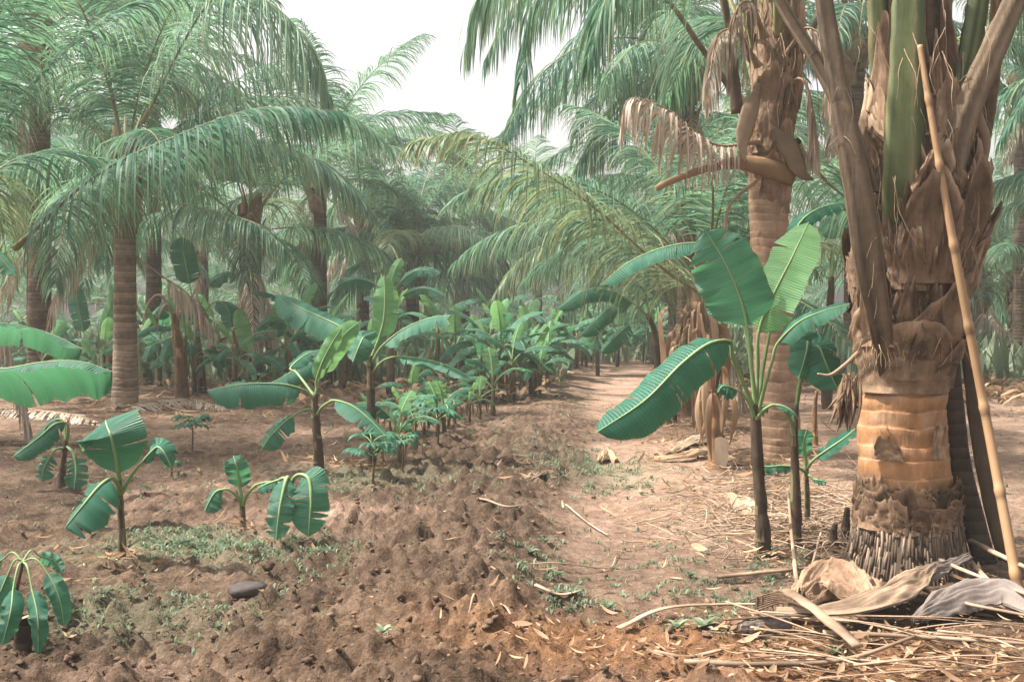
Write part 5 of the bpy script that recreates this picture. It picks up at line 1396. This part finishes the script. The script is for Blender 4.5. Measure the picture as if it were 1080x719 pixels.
# split orange stem with a pale cut
q, b, Y = plant((756, 492), 'split orange-brown banana stump with a pale cut face, beside the second palm', 'banana_stump', 'stump')
stem(q, b, [b - [0, 0, .05], P(754, 450, Y), P(748, 400, Y), P(747, 372, Y)], [.075, .068, .05, .03], 61, 'orange_stem', .6)
mb = MB(); mb.grid(np.stack([PP(Y - .085, (754, 462), (760, 460), (766, 463)), PP(Y - .12, (753, 478), (760, 478), (768, 480)), PP(Y - .13, (756, 492), (761, 494), (766, 494))]), 0, .8)
mb.build('cut_face', M['stalk'], q, b)
hanging_leaves(q, b, Y, 752, 9, 385, 488, 13, 9, 4)
for (base, top, lb) in [((712, 446), 400, 'thin dark dead stem left of the split stump'), ((733, 448), 402, 'thin dark dead stem close to the split stump'), ((893, 575), 535, 'thin dark broken stem in the litter beside the thick palm'), ((880, 582), 552, 'short dark broken stem in the litter'), ((860, 470), 412, 'thin orange dead stem right of the small torn banana')]:
    q, b, Y = plant(base, lb, 'withered_sucker', 'dead sucker')
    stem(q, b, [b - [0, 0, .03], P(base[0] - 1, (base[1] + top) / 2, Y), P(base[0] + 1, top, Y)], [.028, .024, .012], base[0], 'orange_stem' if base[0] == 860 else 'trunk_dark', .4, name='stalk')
# ------------------------------------------------------------------ dry stalks, sheaths and other fallen pieces, each one a thing


def ground_path(pts, r):
    """pixels on the ground (third value: height in metres above the soil)"""
    out = []
    for p in pts:
        q = G(p[0], p[1]); q[2] += r + (p[2] if len(p) > 2 else 0.0)
        out.append(q)
    return np.array(out)


def dry_stalk(pts, r, label, group=None, seed=0, mat='stalk', flat=0.7, name='dry_stalk', cat='dry stalk', taper=.6):
    c = smooth_path(ground_path(pts, r), 24)
    o0 = c[12].copy(); o0[2] -= r
    mb = MB()
    g = np.random.default_rng(seed)
    mb.tube(c, np.linspace(r, r * taper, 24), 7, 0, np.clip(g.normal(.5, .1) + .25 * np.sin(np.linspace(0, 9, 24) + seed), 0, 1), flat=flat, cap=True, rough=.34, seed=seed)
    o = mb.build(name, M[mat], None, o0); o.location = tuple(o0)
    return tag(o, label, cat, group)


dry_stalk([(929, 579, .10), (1000, 616, .10), (1095, 664, .12)], .016, 'long tan stalk slanting down in front of the root mat, longer of two', seed=1)
dry_stalk([(1000, 580, .10), (1040, 606, .12), (1100, 648, .15)], .020, 'thick pale stalk slanting at the right edge, upper of a touching pair', seed=2)
dry_stalk([(1018, 596, .04), (1050, 628, .05), (1100, 660, .05)], .015, 'pale stalk lying just under the thick slanting one at the right edge', seed=3)
dry_stalk([(960, 634, .08), (1010, 652, .07), (1095, 672, .06)], .013, 'tan stalk running over the grey sheath at the right', seed=4)
dry_stalk([(757, 615, .02), (810, 612, .03), (882, 604, .04)], .014, 'straight pale stick lying level left of the broken brown sheath', seed=5)
dry_stalk([(652, 660, .01), (700, 652, .03), (760, 650, .03), (812, 648, .02)], .017, 'broad flat pale stalk lying level across the orange soil', seed=6, flat=.35)
dry_stalk([(690, 701, .01), (725, 699, .01), (762, 695, .01)], .013, 'short pale stick low in the middle of the bottom edge', seed=7)
dry_stalk([(722, 713, .02), (800, 714, .03), (890, 706, .03), (965, 688, .04)], .014, 'long curved pale stalk along the bottom edge', seed=8)
dry_stalk([(868, 680, .03), (950, 684, .03), (1090, 692, .03)], .015, 'long straight tan stalk lying level at the bottom right', seed=9)
dry_stalk([(830, 655, .10), (868, 680, .08), (905, 700, .04)], .030, 'wide flat grey-tan slat leaning across the heap', seed=10, flat=.3, taper=.9)
dry_stalk([(842, 632, .0), (836, 596, .10), (831, 568, .28)], .012, 'thin pale stick standing upright in front of the small banana', seed=11)
dry_stalk([(846, 632, .0), (856, 610, .06), (866, 592, .16)], .008, 'short pale splinter leaning right beside the upright stick', seed=12)
hl = 'dry tan stalk lying tangled in the heap at the foot of the thick palm'
g = np.random.default_rng(44)
for i in range(36):
    px = g.uniform(820, 1075); py = g.uniform(666, 722)
    ln = g.uniform(80, 260); a = g.normal(0.05, .12)
    dx, dy = ln * math.cos(a) / 2, ln * math.sin(a) / 2
    h = g.uniform(-.004, .07)
    dry_stalk([(px - dx, py - dy, h), (px, py + g.normal(0, 3), h + .02), (px + dx, py + dy, h * g.uniform(.3, 1.2))], g.uniform(.004, .010), hl, 'stalks heaped at the foot of the thick palm', seed=100 + i, mat=('rachis_dry', 'stalk', 'petiole_brown', 'stalk', 'husk')[i % 5], flat=g.uniform(.22, .55))
for i, (pts, r, lb) in enumerate([
    ([(494, 537, .02), (512, 550, .01), (532, 556, .01), (548, 553, .02)], .016, 'curved pale husk strip on the tilled soil left of the path'),
    ([(597, 534, .01), (620, 546, .01), (641, 558, .01)], .008, 'thin pale twig slanting on the path'),
    ([(565, 630, .01), (590, 634, .02), (612, 632, .01)], .013, 'pale stick lying level where the path meets the dark soil'),
    ([(505, 660, .0), (500, 666, .01), (494, 671, .0)], .006, 'short pale splinter lying low on the dark soil'),
    ([(528, 655, .0), (535, 660, .012), (545, 668, .0)], .006, 'thin bent twig beside the orange soil patch'),
    ([(392, 630, .0), (385, 636, .015), (384, 643, .0)], .006, 'small orange curl of stalk on the dark soil'),
    ([(518, 618, .01), (530, 628, .02), (548, 640, .01)], .006, 'thin pale twig on the dark soil left of the level stick'),
    ([(668, 547, .01), (700, 545, .01), (726, 538, .02)], .009, 'dark thin twig lying across the path'),
    ([(560, 600, .01), (590, 596, .02), (640, 590, .01), (650, 578, .01)], .006, 'long thin curved twig on the lower path'),
    ([(300, 528, .01), (283, 533, .01), (262, 537, .01)], .010, 'pale twig at the foot of the low drooping banana')]):
    dry_stalk(pts, r, lb, seed=200 + i, flat=.5)


def sheath(name, pts, hw, mat, label, cat, seed=0, arch=.05, tint=None, na=41, n=36, rag=.15, crump=.05):
    """fallen spathe or leaf base: a trough of fibre with thickness, lying along pts"""
    g = np.random.default_rng(seed)
    c = smooth_path(ground_path(pts, .0), n)
    T = unit(np.gradient(c, axis=0)); S = unit(np.cross(T, [0, 0, 1]))
    w_ = np.interp(np.linspace(0, 1, n), np.linspace(0, 1, len(hw)), hw)
    u = np.linspace(-1, 1, na)
    nz = fbm(u[None] * 2 + seed, np.linspace(0, 4, n)[:, None] + 0 * u[None], seed=seed)
    p = c[:, None] + S[:, None] * (u[None, :, None] * w_[:, None, None] * (1 + rag * (nz[..., None] - .5)))
    p[..., 2] += arch * (1 - u[None] ** 2) * (w_ / max(hw))[:, None] + .003 * np.sin(u[None] * 34 + 9 * nz) * (1 - .5 * np.abs(u[None])) + crump * (nz - .5) + .5 * crump * (fbm(u[None] * 6 + seed, np.linspace(0, 11, n)[:, None] + 0 * u[None], seed=seed + 2) - .5) + .006
    low = p.copy(); low[..., 2] -= .008
    o0 = c[n // 2]
    mb = MB()
    tt = np.clip(.5 + .9 * (nz - .5) + (0 if tint is None else tint), 0, 1)[None]
    mb.grid(p, 0, tt); mb.grid(low[:, ::-1], 0, tt)
    o = mb.build(name, M[mat], None, o0); o.location = tuple(o0)
    return tag(o, label, cat)


sheath('leaf_sheath', [(925, 652, .05), (898, 640, .08), (872, 634, .08), (845, 640, .02)], [.04, .12, .13, .05], 'husk', 'large crumpled tan leaf sheath against the foot of the thick palm', 'leaf sheath', 1, .10, .0, na=61, n=48, rag=.7, crump=.10)
sheath('leaf_sheath', [(820, 655, .03), (880, 662, .06), (940, 650, .09), (985, 622, .12)], [.03, .09, .08, .02], 'stalk', 'curved brown sheath lying under the crumpled tan one', 'leaf sheath', 2, .05, -.15)
sheath('palm_spathe', [(962, 664, .03), (1010, 650, .06), (1060, 648, .07), (1110, 664, .04)], [.02, .075, .085, .03], 'grey_sheath', 'smooth grey spathe lying at the right edge under the stalks', 'spathe', 3, .08)
sheath('palm_spathe', [(940, 640, .04), (985, 622, .08), (1022, 612, .10)], [.02, .05, .02], 'grey_sheath', 'dark grey narrow spathe behind the slanting stalks', 'spathe', 4, .04, -.25)
sheath('palm_spathe', [(768, 676, .0), (800, 671, .03), (832, 668, .03)], [.01, .042, .03], 'grey_sheath', 'pointed dark grey spathe tip left of the heap', 'spathe', 5, .04, -.25)
sheath('leaf_sheath', [(768, 525, .01), (785, 540, .05), (798, 552, .03)], [.03, .075, .05], 'stalk', 'pale flat piece of banana sheath in the litter by the tall banana', 'leaf sheath', 6, .03)
sheath('leaf_sheath', [(705, 482, .01), (728, 474, .05), (752, 462, .03)], [.03, .10, .05], 'cut_wood', 'pale fallen sheath at the foot of the split stump', 'leaf sheath', 7, .04)
sheath('dry_leaf', [(690, 487, .02), (720, 488, .04), (760, 480, .02)], [.02, .06, .02], 'dry_leaf', 'brown fallen leaf in front of the pale fallen sheath', 'leaf', 8, .04)
sheath('dry_leaf', [(548, 522, .01), (560, 514, .04), (576, 508, .02)], [.02, .05, .02], 'cut_wood', 'pale curled leaf scrap on the tilled soil left of the path', 'leaf', 9, .03, -.1)
sheath('dry_leaf', [(632, 487, .01), (640, 482, .04), (650, 485, .02)], [.02, .05, .02], 'dry_leaf', 'small brown curled leaf at the edge of the green moss on the path', 'leaf', 10, .04)
# woven scrap of sheath fibre
b = G(820, 650); mb = MB()
for i in range(9):
    t = (i - 4) * .022
    mb.tube(smooth_path([b + [t - .02, -.10, .02], b + [t, 0, .07], b + [t + .03, .10, .05]], 8), [.004] * 8, 4, 0, .2)
for i in range(7):
    t = (i - 3) * .026
    mb.tube(smooth_path([b + [-.10, t, .045], b + [0, t, .075], b + [.11, t, .05]], 8), [.004] * 8, 4, 0, .45)
o = mb.build('fibre_scrap', M['fibre'], None, b); o.location = tuple(b)
tag(o, 'dark woven scrap of palm sheath fibre under the upright stick', 'fibre scrap')
# fallen grey frond at the left
for (pts, lb, sd) in [([(-30, 436, .05), (30, 440, .08), (75, 446, .06), (112, 452, .02)], 'fallen grey frond at the left edge behind the level banana leaf', 1), ([(125, 436, .03), (165, 432, .10), (200, 430, .10), (235, 434, .03)], 'fallen dry frond at the foot of the slim ringed trunk', 2)]:
    c = smooth_path(ground_path(pts, .01), 24); mb = MB()
    frond_geom(mb, c, r0=.025, pet=.05, leafL=.6, nper=42, droop=.7, width=.035, seed=sd + 700, up=.25, segs=4)
    for a_ in mb.v:
        a_[:, 2] = np.maximum(a_[:, 2], gz(a_[:, 0], a_[:, 1]) + .006)
    o = mb.build('fallen_frond', [M['rachis_dry'], M['frond_dry']], None, c[12]); o.location = tuple(c[12])
    tag(o, lb, 'fallen frond')
o = clod_mesh('stone', np.array([[0, 0, 0.02]]), np.array([.085]), M['stone'], 12, squash=.55); o.location = tuple(G(262, 632))
tag(o, 'dark rounded stone half sunk in the soil at the lower left', 'stone')

# ------------------------------------------------------------------ fine litter, weeds
mb = MB()
g = np.random.default_rng(8)
PX, PY = [], []
for (cx_, cy_, sx, sy, n) in [(800, 540, 55, 26, 520), (865, 560, 45, 30, 420), (740, 478, 40, 14, 260), (200, 434, 60, 9, 520), (110, 602, 45, 14, 110), (360, 498, 26, 8, 70), (940, 690, 120, 26, 700), (1030, 600, 60, 30, 160),
                             (700, 690, 120, 30, 260), (880, 470, 50, 20, 160), (560, 512, 18, 8, 40), (560, 620, 160, 60, 60), (340, 560, 220, 80, 60), (60, 470, 70, 20, 110), (470, 650, 160, 40, 30), (1040, 480, 50, 60, 160), (806, 586, 14, 5, 40), (839, 577, 12, 5, 30), (336, 507, 12, 4, 40), (392, 497, 12, 4, 40), (128, 606, 14, 5, 40), (256, 564, 10, 4, 25), (293, 586, 10, 4, 25), (690, 462, 40, 16, 260), (1000, 420, 50, 16, 200), (815, 488, 26, 8, 260), (738, 452, 34, 9, 420), (60, 425, 60, 10, 260), (720, 520, 50, 22, 200), (300, 425, 170, 14, 700)]:
    PX.append(g.normal(cx_, sx, n)); PY.append(np.clip(g.normal(cy_, sy, n), 375, 760))
PX, PY = np.concatenate(PX), np.concatenate(PY)
y = H * F / (PY - HZ); x = (PX - 540) / F * y; n = len(x)
a = g.uniform(0, 6.28, n); big = g.random(n)
ln = (0.012 + 0.06 * big ** 3) * np.clip(y / 5.5, .8, 3.0); wd = g.uniform(.003, .012, n) * np.where(big > .75, 1, .5)
B = np.stack([x, y, gz(x, y) + g.uniform(.004, .045, n)], -1)
d = np.stack([np.cos(a), np.sin(a), g.normal(0, .25, n)], -1) * ln[:, None]
wv = np.stack([np.cos(a + 1.57), np.sin(a + 1.57), g.normal(0, .5, n)], -1) * wd[:, None]
curl = g.uniform(.0, .35, n) * ln
rows = []
for t, k in ((-1, .15), (-.5, .8), (0, 1), (.5, .75), (1, .1)):
    c = B + d * t + np.array([0, 0, 1]) * (curl * (t * t))[:, None]
    up_ = np.array([0, 0, 1]) * (wd * .5)[:, None] * k
    rows.append(np.stack([c - wv * k + up_, c, c + wv * k + up_], 1))
mb.grid(np.stack(rows, 1), 0, np.clip(g.normal(.5, .28, n), 0, 1))
tag(mb.build('leaf_litter', M['dry_leaf']), 'brown and tan leaf litter scattered on the soil', kind='stuff')

mb = MB()
for i in range(340):
    px, py = (g.normal(800, 50), g.normal(548, 18)) if i % 3 else (g.normal(872, 30), g.normal(560, 22))
    c0 = G(px, py); a = g.uniform(0, 6.28); q = g.uniform(.06, .22)
    bend = g.normal(0, .12)
    pts = [c0 + [-q * math.cos(a), -q * math.sin(a), .01 + g.uniform(0, .06)], c0 + [bend * math.sin(a), bend * math.cos(a), .03 + g.uniform(0, .08)], c0 + [q * math.cos(a), q * math.sin(a), .01 + g.uniform(0, .06)]]
    mb.tube(smooth_path(pts, 7), [g.uniform(.0012, .0036)] * 7, 4, 0, np.clip(g.normal(.6, .2), 0, 1))
tag(mb.build('twig_litter', M['stalk']), 'tangle of thin pale dry strands round the banana stems', kind='stuff')

mb = MB()
PX, PY = [], []
for (cx_, cy_, sx, sy, n) in [(190, 588, 32, 8, 520), (260, 592, 40, 8, 300), (600, 492, 40, 12, 420), (650, 500, 30, 10, 160), (400, 520, 60, 8, 260), (160, 660, 60, 14, 220), (330, 600, 40, 12, 140), (620, 570, 60, 40, 150), (560, 600, 20, 14, 60), (600, 632, 12, 6, 70),
                             (720, 590, 40, 18, 90), (300, 470, 160, 30, 320), (760, 640, 40, 14, 120), (820, 600, 24, 12, 90), (100, 520, 70, 26, 260), (450, 452, 60, 10, 240), (1030, 470, 50, 40, 300), (620, 430, 30, 16, 200)]:
    PX.append(g.normal(cx_, sx, n)); PY.append(np.clip(g.normal(cy_, sy, n), 385, 760))
PX, PY = np.concatenate(PX), np.concatenate(PY)
y = H * F / (PY - HZ); x = (PX - 540) / F * y
kp = g.random(len(x)) < .42; x, y = x[kp], y[kp]
spr = np.repeat(g.uniform(.006, .03, len(x)), 9)
x = np.repeat(x, 9) + spr * g.normal(0, 1, 9 * len(x)); y = np.repeat(y, 9) + spr * g.normal(0, 1, 9 * len(y)); n = len(x)
a = g.uniform(0, 6.28, n); ht = g.uniform(.008, .032, n); ln = g.uniform(.01, .04, n)
B = np.stack([x, y, gz(x, y) - .004], -1)
wv = np.stack([np.cos(a + 1.57), np.sin(a + 1.57), 0 * a], -1) * g.uniform(.0015, .006, n)[:, None]
md = B + np.stack([np.cos(a) * ln * .4, np.sin(a) * ln * .4, ht * .8], -1); tp = B + np.stack([np.cos(a) * ln, np.sin(a) * ln, ht], -1)
mb.grid(np.stack([np.stack([B - wv * .6, B + wv * .6], 1), np.stack([md - wv, md + wv], 1), np.stack([tp - wv * .1, tp + wv * .1], 1)], 1), 0, g.random(n))
tag(mb.build('low_weeds', M['weed']), 'sparse grey-green weeds and grass on the soil', kind='stuff')
# little broad-leaved weeds one can tell apart
for i, (px, py, s_) in enumerate([(641, 640, .05), (714, 664, .055), (560, 588, .05), (588, 606, .045), (728, 604, .04), (880, 690, .05), (742, 668, .06), (812, 585, .07), (404, 693, .04), (575, 575, .045)]):
    b = G(px, py); mb = MB(); g2 = np.random.default_rng(i + 900)
    for jj in range(11):
        a = 2.4 * jj; e = arc_path(s_ * g2.uniform(.8, 1.4), 62 - jj * 3, 75, 6)
        p = np.stack([b[0] + e[:, 0] * math.cos(a), b[1] + e[:, 0] * math.sin(a), b[2] + .008 + e[:, 2]], -1)
        wv = np.array([-math.sin(a), math.cos(a), 0]) * s_ * .22; pr = np.array([.2, .8, 1, .9, .6, .05])[:, None]
        mb.grid(np.stack([p - wv * pr, p - [0, 0, .003], p + wv * pr], 1), 0, g2.random())
    o = mb.build('weed', M['weed'], None, b); o.location = tuple(b)
    tag(o, 'small rosette weed on open soil', 'weed', 'small rosette weeds')
